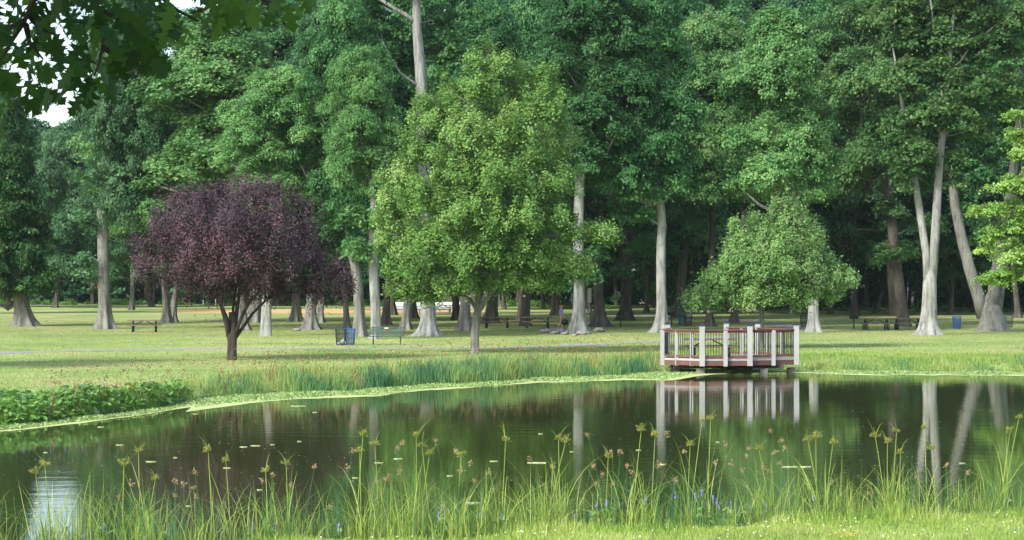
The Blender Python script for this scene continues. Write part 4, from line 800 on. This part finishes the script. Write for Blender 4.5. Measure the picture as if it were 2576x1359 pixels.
for i in range(7):
    p, q = ring[i], ring[(i + 1) % 7]
    mb = MB(); seg_box(mb, p, q, .43, .05, .19); mb.build('fascia', redwood, T)
    mb = MB(); seg_box(mb, p, q, .575, .07, .085); mb.build('trim_beam', greypost, T)
    if i == 4: continue
    n = 'railing'
    mb = MB(); ext = .09 * (q - p) / np.linalg.norm(q - p)
    seg_box(mb, p - ext, q + ext, 1.79, .16, .045); seg_box(mb, p, q, 1.725, .05, .085); seg_box(mb, p, q, .715, .05, .09)
    rail = mb.build('railing', redwood, T)
    mb = MB(); L = np.linalg.norm(q - p); m_ = max(2, int(L / .115))
    for j in range(1, m_):
        c = p + (q - p) * j / m_; mb.tube([(c[0], c[1], .755), (c[0], c[1], 1.685)], .014, 5)
    mb.build('balusters', blackm, T)
for j, i in enumerate((0, 1, 2, 3, 4, 5)):
    p = ring[i] * 1.012; mb = MB(); mb.box((p[0], p[1], 1.155), (.215, .215, 1.68)); po = mb.build('post', greypost, T, bevel=.008)
    mb = MB(); mb.box((p[0], p[1], 2.0), (.26, .26, .05)); mb.add([(p[0] + a * .115, p[1] + b * .115, 2.022) for a, b in ((-1, -1), (1, -1), (1, 1), (-1, 1))] + [(p[0], p[1], 2.10)], [(0, 1, 4), (1, 2, 4), (2, 3, 4), (3, 0, 4)]); mb.build('post_cap', navy, po)
for p in (DP(1704, 99.0), DP(1741, 98.5), DP(1825, 98.05), DP(1944, 98.9), DP(1929, 101.85), DP(1966, 100.7), DP(1668, 99.4), DP(1866, 102.9)):
    p = (p - org) * 1.012; mb = MB(); mb.box((p[0], p[1], 1.045), (.165, .165, 1.47)); mb.build('post', greypost, T, bevel=.006)
mb = MB()
for y in (-1.2, 0.2, 1.5): mb.box((.1, y, .27), (4.6 if y < 1 else 3.4, .15, .14))
mb.build('joists', BK['dark'], T)
for u, Y in ((1762, 98.5), (1921, 98.9), (1990, 99.8), (1700, 99.8), (1840, 102.4), (1880, 102.3)):
    p = DP(u, Y) - org; mb = MB(); mb.box((p[0], p[1], -.06), (.34, .34, .5)); mb.build('footing', concrete, T, bevel=.02)

# ---------------------------------------------------------------- park furniture
plank = mat('table_plank', (.115, .085, .062), .8, var=(3, (.19, .15, .115), .8, (.3, 4, 1)), bump=(10, .4, .004, (.3, 4, 1)))
darkgreen = mat('painted_steel_green', (.012, .03, .026), .5, .2)
def picnic_table(L=1.9):
    T = empty('picnic_table', (0, 0, 0), 'x y z w', 'picnic table')
    mb = MB()
    for y in (-.30, -.10, .10, .30): mb.box((0, y, .745), (L, .185, .055))
    mb.build('tabletop', plank, T, bevel=.006)
    for s in (-1, 1):
        mb = MB(); mb.box((0, s * .64, .445), (L, .13, .055)); mb.box((0, s * .78, .445), (L, .13, .055)); mb.build('seat', plank, T, bevel=.006)
    for s in (-1, 1):
        x = s * L * .34; mb = MB()
        mb.tube([(x, -.33, .72), (x, .33, .72)], .036, 8); mb.tube([(x, -.82, .42), (x, .82, .42)], .026, 8)
        for t_ in (-1, 1):
            mb.tube([(x, t_ * .22, .72), (x, t_ * .24, .05), (x, t_ * .30, .02)], .04, 8); mb.tube([(x, t_ * .74, .42), (x, t_ * .70, .05), (x, t_ * .60, .02)], .04, 8)
            mb.tube([(x, t_ * .24, .02), (x, t_ * .70, .02)], .026, 8)
        mb.build('leg_frame', darkgreen, T, smooth=True)
        mb = MB(); mb.tube([(x, 0, .42), (x * .15, 0, .72)], .028, 6); mb.build('brace', darkgreen, T)
    return T
PT = [(360, 836, LAWN, None, 5, 'picnic table standing alone on the open lawn to the left'),
      (1250, 826, LAWN, None, -4, 'dark picnic table of the grove between two trunks, nearer the maple stem'),
      (1352, 826, LAWN, None, 4, 'dark picnic table of the grove just left of the walking person'),
      (1784, 0, .62, 100.4, 4, 'picnic table standing on the viewing deck behind its railing'),
      (2207, 831, LAWN, None, 3, 'left one of the two picnic tables set end to end before the dark wood'),
      (2286, 830, LAWN, None, 0, 'right one of the two end to end tables, partly behind the forked pale tree'),
      (1113, 787, LAWN, None, 0, 'distant picnic table beside the ball field, right of the buttressed trunk')]
pt0 = picnic_table(2.15)
for i, (u, v, z, Y, a, lb) in enumerate(PT):
    o = pt0 if i == 0 else copy_tree(pt0)
    c = at(u, v) if Y is None else Vector(((u - CU) / F * Y, Y, z)); o.location = (c.x, c.y + .6 if Y is None else c.y, c.z); o.rotation_euler = (0, 0, R(a)); o['label'] = lb; o['group'] = 'picnic tables of the park'

# green bench
gslat = mat('bench_green', (.022, .055, .042), .55, var=(5, (.05, .085, .07), .6)); plaquem = mat('bench_plaque', (.52, .40, .24), .5)
c = at(973, 867); T = empty('park_bench', c, 'dark green slatted bench with a small tan plaque, facing the pond', 'bench')
mb = MB()
for k, y in enumerate((-.24, -.13, -.02, .09)): mb.box((0, y, .44), (1.86, .085, .03))
mb.build('seat', gslat, T, bevel=.005)
mb = MB()
for k in range(5): mb.box((0, .19 + .03 * k, .56 + .085 * k), (1.86, .028, .06), rx=R(-18))
mb.build('backrest', gslat, T, bevel=.004)
for s in (-1, 1):
    mb = MB(); x = s * .72
    mb.tube([(x, -.24, 0), (x, -.22, .42), (x, .14, .40), (x, .20, .55), (x, .34, .97)], .024, 8); mb.tube([(x, .12, .40), (x, .26, 0)], .024, 8); mb.build('leg', gslat, T, smooth=True)
    mb = MB(); x = s * .90; mb.tube([(x, -.2, .44), (x, -.22, .66), (x, .24, .68)], .018, 8); mb.build('armrest', gslat, T, smooth=True)
mb = MB(); mb.box((-.03, .245, .865), (.2, .012, .085), rx=R(-18)); mb.build('plaque', plaquem, T)

# litter bins
bluep = mat('bin_blue', (.015, .09, .30), .5); blackp = mat('bin_black', (.02, .028, .032), .5); teal = mat('bin_teal', (.02, .09, .16), .45); bagw = mat('white_bag', (.72, .74, .74), .5, bump=(14, .8, .03)); bagk = mat('black_bag', (.015, .016, .02), .3, bump=(14, .8, .03))
def litter_bin(m):
    T = empty('litter_bin', (0, 0, 0), 'l l l l', 'litter bin'); h = .86
    mb = MB()
    for r, z in ((.30, h), (.285, .62), (.265, .34), (.24, .05)):
        P = [(r * math.cos(a), r * math.sin(a), z) for a in np.linspace(0, 2 * math.pi, 25)]; mb.tube(P, .016 if z in (h, .05) else .010, 6, caps=False)
    for k in range(10):
        a = 2 * math.pi * k / 10; mb.tube([(.24 * math.cos(a), .24 * math.sin(a), .05), (.30 * math.cos(a), .30 * math.sin(a), h)], .011, 5)
    for k in range(4):
        a = math.pi / 4 + math.pi * k / 2; mb.tube([(.22 * math.cos(a), .22 * math.sin(a), 0), (.24 * math.cos(a), .24 * math.sin(a), .06)], .016, 6)
    mb.build('frame', m, T)
    mb = MB()
    for k in range(60):
        a = 2 * math.pi * k / 60; mb.tube([(.238 * math.cos(a), .238 * math.sin(a), .05), (.297 * math.cos(a), .297 * math.sin(a), h)], .0045, 3, caps=False)
    mb.lathe([(.0, .06), (.235, .06)], 20); mb.build('mesh_wall', m, T)
    return T
BN = [(857.5, 869, 'k', 'black wire litter bin left of the blue one, by the green bench'), (880, 868, 'b', 'bright blue wire litter bin paired with a black one, by the green bench'),
      (1716, 819, 't', 'dark blue litter bin behind the left part of the deck'), (1731, 821, 'k', 'black litter bin with pale rubbish inside, behind the left part of the deck'),
      (2407, 828, 'b', 'lone blue litter bin between the forked tree and the three-stemmed tree'), (2023, 823, 'k', 'black litter bin half hidden left of the mottled pale trunk'),
      (1493, 813, 'k', 'black litter bin between the pale rock-footed trunk and its right neighbour'), (2538, 824, 'k', 'black litter bin peeping out right of the three-stemmed tree')]
bins = {}
for u, v, k_, lb in BN:
    o = copy_tree(bins[k_]) if k_ in bins else litter_bin({'k': blackp, 'b': bluep, 't': teal}[k_]); bins.setdefault(k_, o)
    o.location = at(u, v); o['label'] = lb; o['group'] = 'wire litter bins of the park'
def lump(name, loc, r, m, label, cat, seed, flat=.8, group=None, knot=0, seg=(14, 9), rough=.16):
    rg = np.random.default_rng(seed); ph = rg.uniform(0, 6, 6); nu, nv = seg; V = []
    for j in range(nv + 1):
        th = math.pi * j / nv
        for i in range(nu):
            a = 2 * math.pi * i / nu; d = 1 + rough * math.sin(2 * a + ph[0] + 2 * th) + rough * .7 * math.sin(3 * a + ph[1]) * math.sin(3 * th + ph[2]) + rough * .5 * math.sin(5 * a + ph[3] + 4 * th)
            V.append((r * d * math.sin(th) * math.cos(a), r * d * math.sin(th) * math.sin(a), r * flat * d * -math.cos(th) + r * flat * .75 + (knot * r if j == nv else 0)))
    mb = MB(); mb.add(V, [(j * nu + i, j * nu + (i + 1) % nu, (j + 1) * nu + (i + 1) % nu, (j + 1) * nu + i) for j in range(nv) for i in range(nu)])
    o = mb.build(name, m, smooth=True); o.location = loc; return tag(o, label, cat, group)
c = at(857.5, 869); lump('rubbish_bag', (c.x + .13, c.y - .02, c.z + .08), .13, bagw, 'small white knotted bag at the bottom of the black bin by the bench', 'rubbish bag', 3, 1.1, knot=.4)
c = at(857.5, 869); lump('rubbish_bag', (c.x - .09, c.y, c.z + .08), .09, bagw, 'crumpled whitish litter left of the knotted bag in the black bin', 'rubbish', 4, .6)
c = at(1731, 821); lump('rubbish_bag', (c.x + .05, c.y, c.z + .2), .17, mat('rubbish_brown', (.35, .28, .24), .8), 'pale brown rubbish filling the black bin behind the deck', 'rubbish', 5, 1.0)

# pedestal grills
def grill():
    T = empty('pedestal_grill', (0, 0, 0), 'l l l l', 'grill'); mb = MB(); mb.tube([(0, 0, -.05), (0, 0, .66)], .045, 10); mb.lathe([(.12, .0), (.12, .02), (.0, .02)], 12); mb.build('post', blackm, T)
    mb = MB(); x, y, z0, z1 = .27, .19, .66, .90
    mb.box((0, 0, z0 + .01), (2 * x, 2 * y, .02)); mb.box((0, y - .006, (z0 + z1) / 2 + .02), (2 * x, .012, z1 - z0 - .02)); mb.box((-x - .007, 0, (z0 + z1) / 2), (.014, 2 * y, z1 - z0)); mb.box((x + .007, 0, (z0 + z1) / 2), (.014, 2 * y, z1 - z0)); mb.box((0, -y - .007, z0 + .09), (2 * x, .012, .14))
    mb.build('firebox', blackm, T)
    mb = MB()
    for k in range(12): mb.tube([(-x + .045 * k + .02, -y + .01, z1 - .03), (-x + .045 * k + .02, y - .02, z1 - .03)], .006, 4)
    mb.tube([(-x + .1, -y, z1 - .03), (-x + .1, -y - .14, z1 - .03)], .01, 6); mb.tube([(x - .1, -y, z1 - .03), (x - .1, -y - .14, z1 - .03)], .01, 6); mb.build('grate', blackm, T)
    return T
g0 = grill()
for i, (u, v, a, lb) in enumerate([(1561, 822, 10, 'black pedestal grill in front of the dark brown trunk of the grove'), (1690, 817, -15, 'black pedestal grill behind the left corner of the deck'), (2148, 827, 5, 'black pedestal grill left of the paired picnic tables')]):
    o = g0 if i == 0 else copy_tree(g0); o.location = at(u, v); o.rotation_euler = (0, 0, R(a)); o['label'] = lb; o['group'] = 'pedestal grills of the picnic grove'

# rocks by the pale trunk
stone = mat('rock_stone', (.17, .165, .15), .95, var=(5, (.30, .29, .265), .9), bump=(9, 1, .06))
RK = [(1372, 838, .42, 'flat pale rock at the left end of the heap beside the pale trunk'), (1387, 833, .30, 'rounded rock at the back of the heap beside the pale trunk'), (1395, 841, .34, 'long front rock of the heap beside the pale trunk'),
      (1410, 836, .36, 'dark edged rock in the middle of the heap beside the pale trunk'), (1421, 842, .28, 'rock of the heap touching the left root of the pale trunk'), (1402, 831, .22, 'small upper rock of the heap beside the pale trunk'), (1464, 843, .42, 'low rock lying directly in front of the pale trunk'),
      (1478, 841, .28, 'small rock right of the low one in front of the pale trunk'), (1507, 835, .44, 'single big rock on its own right of the pale trunk'), (1446, 846, .2, 'tiny rock nearest the pond before the pale trunk'), (1532, 846, .16, 'tiny rock out on the lawn right of the single big rock'), (748, 833, .3, 'low stone among the spreading roots right of the pale column trunk')]
for i, (u, v, r, lb) in enumerate(RK):
    c = at(u, v); o = lump('rock', c, r * .85, stone, lb, 'rock', 40 + i, .42, 'rocks around the pale trunk' if i < 11 else None, rough=.2); o.rotation_euler = (0, 0, i * 1.3)

# dead branches at the wood's edge
deadw = mat('dead_wood', (.30, .26, .21), .95, var=(4, (.42, .38, .32), .8))
for i, (u, v, L, a) in enumerate([(1621, 778, 1.6, 2.5), (1700, 786, 3.2, .1), (1735, 783, 3.6, -.15), (1752, 788, 2.6, .3), (1715, 781, 2.2, .5), (1775, 789, 2.4, 0), (1880, 790, 3.4, .1), (1908, 792, 2.2, -.1), (2240, 785, 3, .15), (2270, 787, 2.4, 2.9)]):
    rg = nrng(); c = at(u, v); mb = MB(); P = [np.array((L * (k / 5 - .5) * math.cos(a) + rg.normal(0, .05), rg.normal(0, .1), .12 + .25 * (1 + math.sin(k + i)) * .6 + (.6 * k / 5 if i == 0 else 0))) for k in range(6)]
    mb.tube(P, [.09, .08, .07, .06, .045, .02], 6)
    for k in (2, 3, 4): mb.tube([P[k], P[k] + rg.normal(0, .25, 3) + (0, 0, .3)], [.035, .01], 5)
    o = mb.build('dead_branch', deadw, smooth=True); o.location = c; o.rotation_euler = (0, 0, rg.uniform(-.4, .4)); tag(o, f'bleached dead branch on the ground at the foot of the wood, {ordinal(i)} from the left' if i != 0 else 'bleached dead branch jutting up left of the tall pale trunk by the deck', 'dead branch', 'dead branches at the foot of the wood')

# ball field things
whitet = mat('tarp_white', (.8, .81, .82), .6, bump=(3, .4, .03)); bluet = mat('tarp_blue_grey', (.30, .38, .48), .6); galv = mat('galvanised', (.42, .43, .44), .45, .6); rustred = mat('rail_red', (.20, .05, .035), .6)
p0, p1 = px(983, 766, 255), px(1193, 766, 255); L = p1.x - p0.x; T = empty('field_tarp', (p0.x + L / 2, 255, LAWN), 'long white tarp rolled up at the far edge of the ball field', 'rolled tarp')
mb = MB(); mb.tube([(-L / 2 + k * L / 12, 0, .52 + .012 * math.sin(k * 2)) for k in range(13)], [.21] + [.235 + .01 * math.sin(k) for k in range(11)] + [.2], 16); mb.build('roll', whitet, T, smooth=True)
mb = MB(); mb.box((0, -.05, .16), (L * .98, .36, .28)); mb.build('skid', bluet, T, bevel=.02)
c = at(1139, 781); T = empty('backstop', c, 'pale chain-link backstop with curved hood behind the maple stem', 'backstop')
xr = (1258 - 1139) / 6000 * c.y
def hood(k, t_):   # curved wall from a small arc plan
    a = -.2 + k * 1.35; return np.array((xr * math.sin(a) / math.sin(1.15) * (1 if t_ < .5 else 1 - .25 * (t_ - .5)), 2.4 * (1 - math.cos(a)) - .35 * max(0, t_ - .4) * 2, 1.95 * t_))
for k in np.linspace(0, 1, 8):
    mb = MB(); mb.tube([hood(k, t_) for t_ in np.linspace(0, 1, 7)], .035, 8); mb.build('post', galv, T, smooth=True)
mb = MB()
for t_ in np.linspace(.03, 1, 28): mb.tube([hood(k, t_) for k in np.linspace(0, 1, 15)], .0085, 3, caps=False)
for k in np.linspace(0, 1, 60): mb.tube([hood(k, t_) for t_ in np.linspace(0, 1, 7)], .0085, 3, caps=False)
mb.build('chain_link', galv, T)
p0, p1 = at(868, 789), at(1130, 789); L = p1.x - p0.x; T = empty('field_rail', ((p0.x + p1.x) / 2, p0.y, LAWN), 'low dark red rail along the near edge of the infield', 'rail')
mb = MB(); mb.tube([(-L / 2, 0, .36), (L / 2, 0, .36)], .035, 8); mb.tube([(-L / 2, 0, .14), (L / 2, 0, .14)], .02, 6); mb.build('rail', rustred, T)
for k in range(8):
    mb = MB(); x = -L / 2 + L * k / 7; mb.tube([(x, 0, -.1), (x, 0, .42)], .035, 8); mb.build('post', rustred, T)
c = at(527, 768); T = empty('field_drum', c, 'black horizontal drum raised on short white legs beyond the infield', 'drum')
mb = MB(); mb.tube([(-.9, 0, .95), (-.88, 0, .95), (.88, 0, .95), (.9, 0, .95)], [.16, .2, .2, .16], 16); mb.build('drum', blackm, T, smooth=True)
for s in (-.75, .75):
    mb = MB(); mb.tube([(s, 0, -.05), (s, 0, .8)], .05, 8); mb.build('leg', whitet, T)
for u, v, h, lb in ((131, 775, 1.9, 'thin dark post with a small white plate, right of the dark tree at far left'), (25, 776, .9, 'short thin dark post at the far left edge of the lawn')):
    c = at(u, v); T = empty('marker_post', c, lb, 'post'); mb = MB(); mb.tube([(0, 0, -.1), (0, 0, h)], .03, 8); mb.box((0, 0, .02), (.3, .3, .05)); mb.build('post', blackm, T)
    if h > 1: mb = MB(); mb.box((.05, -.04, h + .12), (.16, .02, .36)); mb.build('plate', whitet, T)
redt = mat('red_paint', (.6, .05, .03), .6)
c = at(265, 828); s_ = F / c.y; mb = MB(); mb.box((0, 0, 0), (.10, .05, .22)); o = mb.build('trail_marker', redt, bevel=.01); o.location = (c.x - 17.5 / s_, c.y - .12, CAMZ + (HV - 721) / s_); tag(o, 'small red marker on the left side of the tall leafy-shooted trunk', 'marker')
for u, v, h, w_ in ((1268, 779, 3.1, .42), ):
    pass
c = at(1968 / 1.0 if False else 1483, 790); T = empty('notice_post', c, 'narrow whitish board on a post behind the gap right of the pale trunk', 'board'); mb = MB(); mb.box((0, 0, .5), (.08, .08, 1.2)); mb.build('post', galv, T); mb = MB(); mb.box((0, -.06, 1.75), (.36, .03, 1.35)); mb.build('board', mat('weathered_white', (.5, .5, .46), .8), T)

# ---------------------------------------------------------------- the walking person
skin = mat('skin', (.50, .28, .19), .6); shirt = mat('lavender_shirt', (.30, .32, .62), .8); trous = mat('beige_trousers', (.46, .36, .26), .85); hairm = mat('auburn_hair', (.30, .10, .035), .6)
c = at(1412, 828); T = empty('person', (c.x, c.y, LAWN), 'auburn-haired person in lavender top and beige trousers walking with a black bag', 'person', rz=R(-20))
def skinned(name, V, E, rads, m, sub=2, root=0):
    me = bpy.data.meshes.new(name); me.from_pydata([tuple(v) for v in V], E, []); me.materials.append(m); o = bpy.data.objects.new(name, me); COL.objects.link(o); o.parent = T
    sk = o.modifiers.new('skin', 'SKIN'); sk.use_smooth_shade = True
    for i, r in enumerate(rads): d = me.skin_vertices[0].data[i]; d.radius = r if hasattr(r, '__len__') else (r, r); d.use_root = (i == root)
    s = o.modifiers.new('sub', 'SUBSURF'); s.levels = sub; s.render_levels = sub; return o
V = [(0, 0, .86), (0, 0, 1.02), (0, 0, 1.18), (0, 0, 1.34), (0, 0, 1.40), (.01, 0, 1.47), (.015, 0, 1.56), (.01, 0, 1.63),
     (.0, -.09, .84), (.16, -.10, .47), (.05, -.10, .09), (.17, -.11, .03), (0, .09, .84), (-.06, .10, .47), (-.28, .10, .14), (-.19, .11, .03),
     (0, -.17, 1.33), (-.06, -.22, 1.07), (.04, -.23, .84), (.07, -.225, .76), (0, .17, 1.33), (.02, .22, 1.07), (.14, .22, .85), (.17, .22, .78)]
E = [(0, 1), (1, 2), (2, 3), (3, 4), (4, 5), (5, 6), (6, 7), (0, 8), (8, 9), (9, 10), (10, 11), (0, 12), (12, 13), (13, 14), (14, 15), (3, 16), (16, 17), (17, 18), (18, 19), (3, 20), (20, 21), (21, 22), (22, 23)]
rd = [(.10, .14), (.09, .12), (.10, .14), (.10, .14), .055, .05, (.085, .075), .06, .085, .055, .038, .035, .085, .055, .038, .035, .052, .038, .027, .03, .052, .038, .027, .03]
for hx, hy, hz, sgn in ((.07, -.225, .76, 1), (.17, .22, .78, -1)):   # fingers and thumbs
    b_ = 18 + 1 if sgn == 1 else 23
    for k in range(4):
        V += [(hx - .03 + .02 * k, hy, hz - .05), (hx - .03 + .02 * k + .006, hy + sgn * .015, hz - .085 - .006 * (k in (1, 2)))]; n_ = len(V); E += [(b_, n_ - 2), (n_ - 2, n_ - 1)]; rd += [.009, .008]
    V += [(hx + .045, hy + sgn * .01, hz - .02), (hx + .055, hy + sgn * .02, hz - .055)]; n_ = len(V); E += [(b_, n_ - 2), (n_ - 2, n_ - 1)]; rd += [.011, .009]
skinned('body', V, E, rd, skin, 1)
skinned('shirt', [(0, 0, .93), (0, 0, 1.05), (0, 0, 1.2), (0, 0, 1.335), (0, 0, 1.385), (0, -.17, 1.335), (-.03, -.20, 1.2), (0, .17, 1.335), (.01, .20, 1.2)], [(0, 1), (1, 2), (2, 3), (3, 4), (3, 5), (5, 6), (3, 7), (7, 8)],
        [(.13, .17), (.115, .145), (.12, .155), (.115, .15), .07, .068, .058, .068, .058], shirt)
skinned('trousers', [(0, 0, .95), (0, 0, .86), (0, -.09, .82), (.155, -.10, .47), (.05, -.10, .13), (0, .09, .82), (-.06, .10, .47), (-.26, .10, .17)], [(0, 1), (1, 2), (2, 3), (3, 4), (1, 5), (5, 6), (6, 7)], [(.115, .15), (.12, .155), .10, .072, .065, .10, .072, .065], trous)
skinned('hair', [(-.02, 0, 1.68), (-.04, 0, 1.60), (-.07, 0, 1.50), (-.075, 0, 1.43)], [(0, 1), (1, 2), (2, 3)], [(.07, .07), (.10, .10), (.07, .095), (.05, .08)], hairm)
mb = MB()
for s in (-1, 1): mb.lathe([(0, -.008), (.009, -.003), (.009, .003), (0, .008)], 8, (.098, s * .03, 1.575))
mb.build('eyes', blackm, T)
mb = MB(); mb.tube([(.10, 0, 1.57), (.118, 0, 1.545), (.10, 0, 1.535)], [.008, .013, .01], 6); mb.build('nose', skin, T, smooth=True)
mb = MB(); mb.tube([(.094, -.022, 1.51), (.1, 0, 1.508), (.094, .022, 1.51)], .006, 5); mb.build('mouth', mat('lips', (.4, .12, .1), .5), T)
hand = T.matrix_basis @ Vector((.12, -.225, .76)); hand = Matrix.Rotation(R(-20), 4, 'Z') @ Vector((.10, -.225, .74)) + Vector((c.x, c.y, LAWN))
TB = empty('shoulder_bag', (hand.x + .22, hand.y, LAWN + .34), 'black soft bag carried low by the walking person', 'bag')
lb_ = lump('bag_body', (0, 0, 0), .23, bagk, None, None, 12, .8, rough=.07); lb_.parent = TB; lb_.scale = (1.25, .55, 1)
mb = MB(); mb.tube([(-.14, 0, .22), (-.2, 0, .38), (-.2, 0, .40), (-.02, 0, .36), (.10, 0, .22)], .012, 6); mb.build('handle', bagk, TB, smooth=True)

# ---------------------------------------------------------------- the red oak overhead: trunk beside the camera, boughs reaching into the view
rng = np.random.default_rng(4242)
T = empty('red_oak_tree', (-6.5, 6.0, float(ground_z(-6.5, 6.0))), 'overhanging oak bough with large pointed dark leaves at the upper left', 'tree')
g0z = T.location.z; loc = lambda p: np.array((p[0] + 6.5, p[1] - 6.0, p[2] - g0z))
mb = MB(); trunk_mesh(mb, rng, [(0, 0, -.2, .38), (0, 0, 3, .33), (.1, 0, 6, .28), (.2, 0, 10, .12)], .6, .5); mb.build('trunk', BK['grey'], T, smooth=True)
def z1(a, c, Y): return px(a * .4478, c * .4478, Y)
LIMB = [((-6.4, 6.2, 5.6), (-4.6, 8.2, 6.6), (-2.9, 9.6, 6.1), (-1.2, 10.6, 5.7)), ]
mb = MB(); mb.tube([loc(p) for p in LIMB[0]], [.12, .08, .05, .02], 8)
TW = [[(200, -160, 9.6), (190, 0, 9.7), (130, 130, 9.8), (60, 240, 9.9), (0, 340, 9.9), (-60, 430, 10)], [(480, -150, 9.9), (530, 0, 10), (575, 120, 10), (580, 230, 10), (560, 340, 10), (530, 430, 10)], [(540, 40, 10), (640, 90, 10.1), (700, 125, 10.2), (770, 150, 10.2), (840, 110, 10.3)],
      [(1180, -140, 10.4), (1190, 0, 10.5), (1150, 50, 10.5), (1070, 75, 10.5)], [(160, 80, 9.8), (220, 160, 9.9), (300, 190, 10)], [(145, 140, 9.8), (165, 240, 9.9), (240, 330, 10)], [(580, 270, 10), (640, 310, 10.1), (720, 300, 10.2)], [(1420, -120, 10.8), (1480, 0, 10.8), (1560, 40, 10.9), (1660, 60, 10.9)],
      [(860, -130, 10.2), (900, -20, 10.3), (1000, 60, 10.4), (1120, 120, 10.5)], [(0, 170, 9.7), (80, 140, 9.7), (140, 100, 9.8)]]
for q in TW:
    P = [loc(z1(*a)) for a in q]; mb.tube(P, np.linspace(.014, .004, len(P)), 5)
mb.build('bough', BK['dark'], T, smooth=True)
half_out = [(0, .0), (.10, .02), (.20, .16), (.26, .30), (.30, .17), (.36, .10), (.44, .22), (.50, .40), (.54, .30), (.60, .42), (.60, .22), (.62, .11), (.70, .18), (.78, .30), (.80, .17), (.88, .12), (.92, .05), (1.0, 0)]
def oak_leaf(C, A, N, L):
    A = np.array(A) / np.linalg.norm(A); N = np.array(N) - A * np.dot(N, A); N /= np.linalg.norm(N); B = np.cross(N, A); W = L * 1.05
    mid = [(C + A * L * t_ - N * L * .16 * t_ ** 2) for t_, _ in half_out]
    Lf = [mid[i] + B * W * w_ * 1.0 - N * L * .10 * w_ for i, (t_, w_) in enumerate(half_out)]; Rt = [mid[i] - B * W * w_ - N * L * .10 * w_ for i, (t_, w_) in enumerate(half_out)]
    return mid, Lf, Rt
V = []; Fc = []; tn = []
lim = lambda a: np.interp(a, [-60, 0, 60, 150, 210, 270, 320, 370, 430, 470, 560, 640, 700, 760, 790], [345, 320, 290, 275, 290, 260, 190, 215, 180, 95, 85, 70, 75, 80, -20])
spots = [(215, 190, 10), (230, 205, 9.9), (355, 120, 10.1), (370, 110, 10.1), (60, 200, 9.8), (15, 255, 9.8), (120, 215, 9.9), (30, 120, 9.8), (270, 60, 10), (410, 80, 10.2), (740, 12, 10.9), (700, 20, 10.9), (380, 60, 10.2), (20, 290, 9.8)]
while len(spots) < 270:
    a = rng.uniform(-90, 790); c_ = rng.uniform(-110, 260)
    if c_ < lim(a) - 45 and not (40 < a < 70 and 95 < c_ < 120) and rng.random() < (1 if a < 450 else .45): spots.append((a, c_, rng.uniform(9.5, 10.9)))
for a, c_, Y in spots:
    C = np.array(loc(px(a, c_, Y))); az = rng.uniform(0, 6.28); A = np.array((math.cos(az) * .7, math.sin(az) * .5, -rng.uniform(.35, 1.1))); N = np.array((rng.normal(0, .5), -rng.uniform(.1, 1.1), rng.uniform(.1, 1.0)))
    L = rng.uniform(.09, .15); mid, l_, r_ = oak_leaf(C, A, N, L); n0 = len(V); k = len(mid); V += mid + l_ + r_; to = np.clip(.4 + rng.normal(0, .2) + (.35 if a > 430 else 0), 0, 1)  # leaves to the right get a lighter tone, painted backlight
    for i in range(k - 1): Fc += [(n0 + i, n0 + i + 1, n0 + k + i + 1, n0 + k + i), (n0 + i + 1, n0 + i, n0 + 2 * k + i, n0 + 2 * k + i + 1)]; tn += [to, to]
mb = MB(); mb.v = [np.array(V)]; mb.f = Fc; mb.m = [0] * len(Fc); mb.t = list(tn); mb.n = len(V); mb.build('leaves', LF['fore'], T, tone=True)
bl = [(rng.uniform(-9, 0.5) + 6.5, rng.uniform(1.5, 10.5) - 6, rng.uniform(7.6, 10.5) - g0z, 1.3, .8) for _ in range(46)]  # unseen upper crown, added to shade the bough leaves below
Vq, tq = cluster_crown(rng, bl, .16, .12, dens=3.2, per=34, cr=(.3, .6)); link('crown', quads_mesh('crown', Vq, 4, tq, LF['fore']), T)

# ---------------------------------------------------------------- the summer air
hz = bpy.data.materials.new('haze'); hz.use_nodes = True; t = hz.node_tree; t.nodes.clear(); out = t.nodes.new('ShaderNodeOutputMaterial'); pv = t.nodes.new('ShaderNodeVolumePrincipled')
pv.inputs['Color'].default_value = (.66, .86, .82, 1); pv.inputs['Density'].default_value = .00008; t.links.new(pv.outputs[0], out.inputs['Volume'])
mb = MB(); mb.box((0, 170, 19), (820, 780, 44)); tag(mb.build('haze', hz), 'thin pale summer haze', 'haze', kind='stuff')
print('FACES', sum(len(m.polygons) for m in bpy.data.meshes))
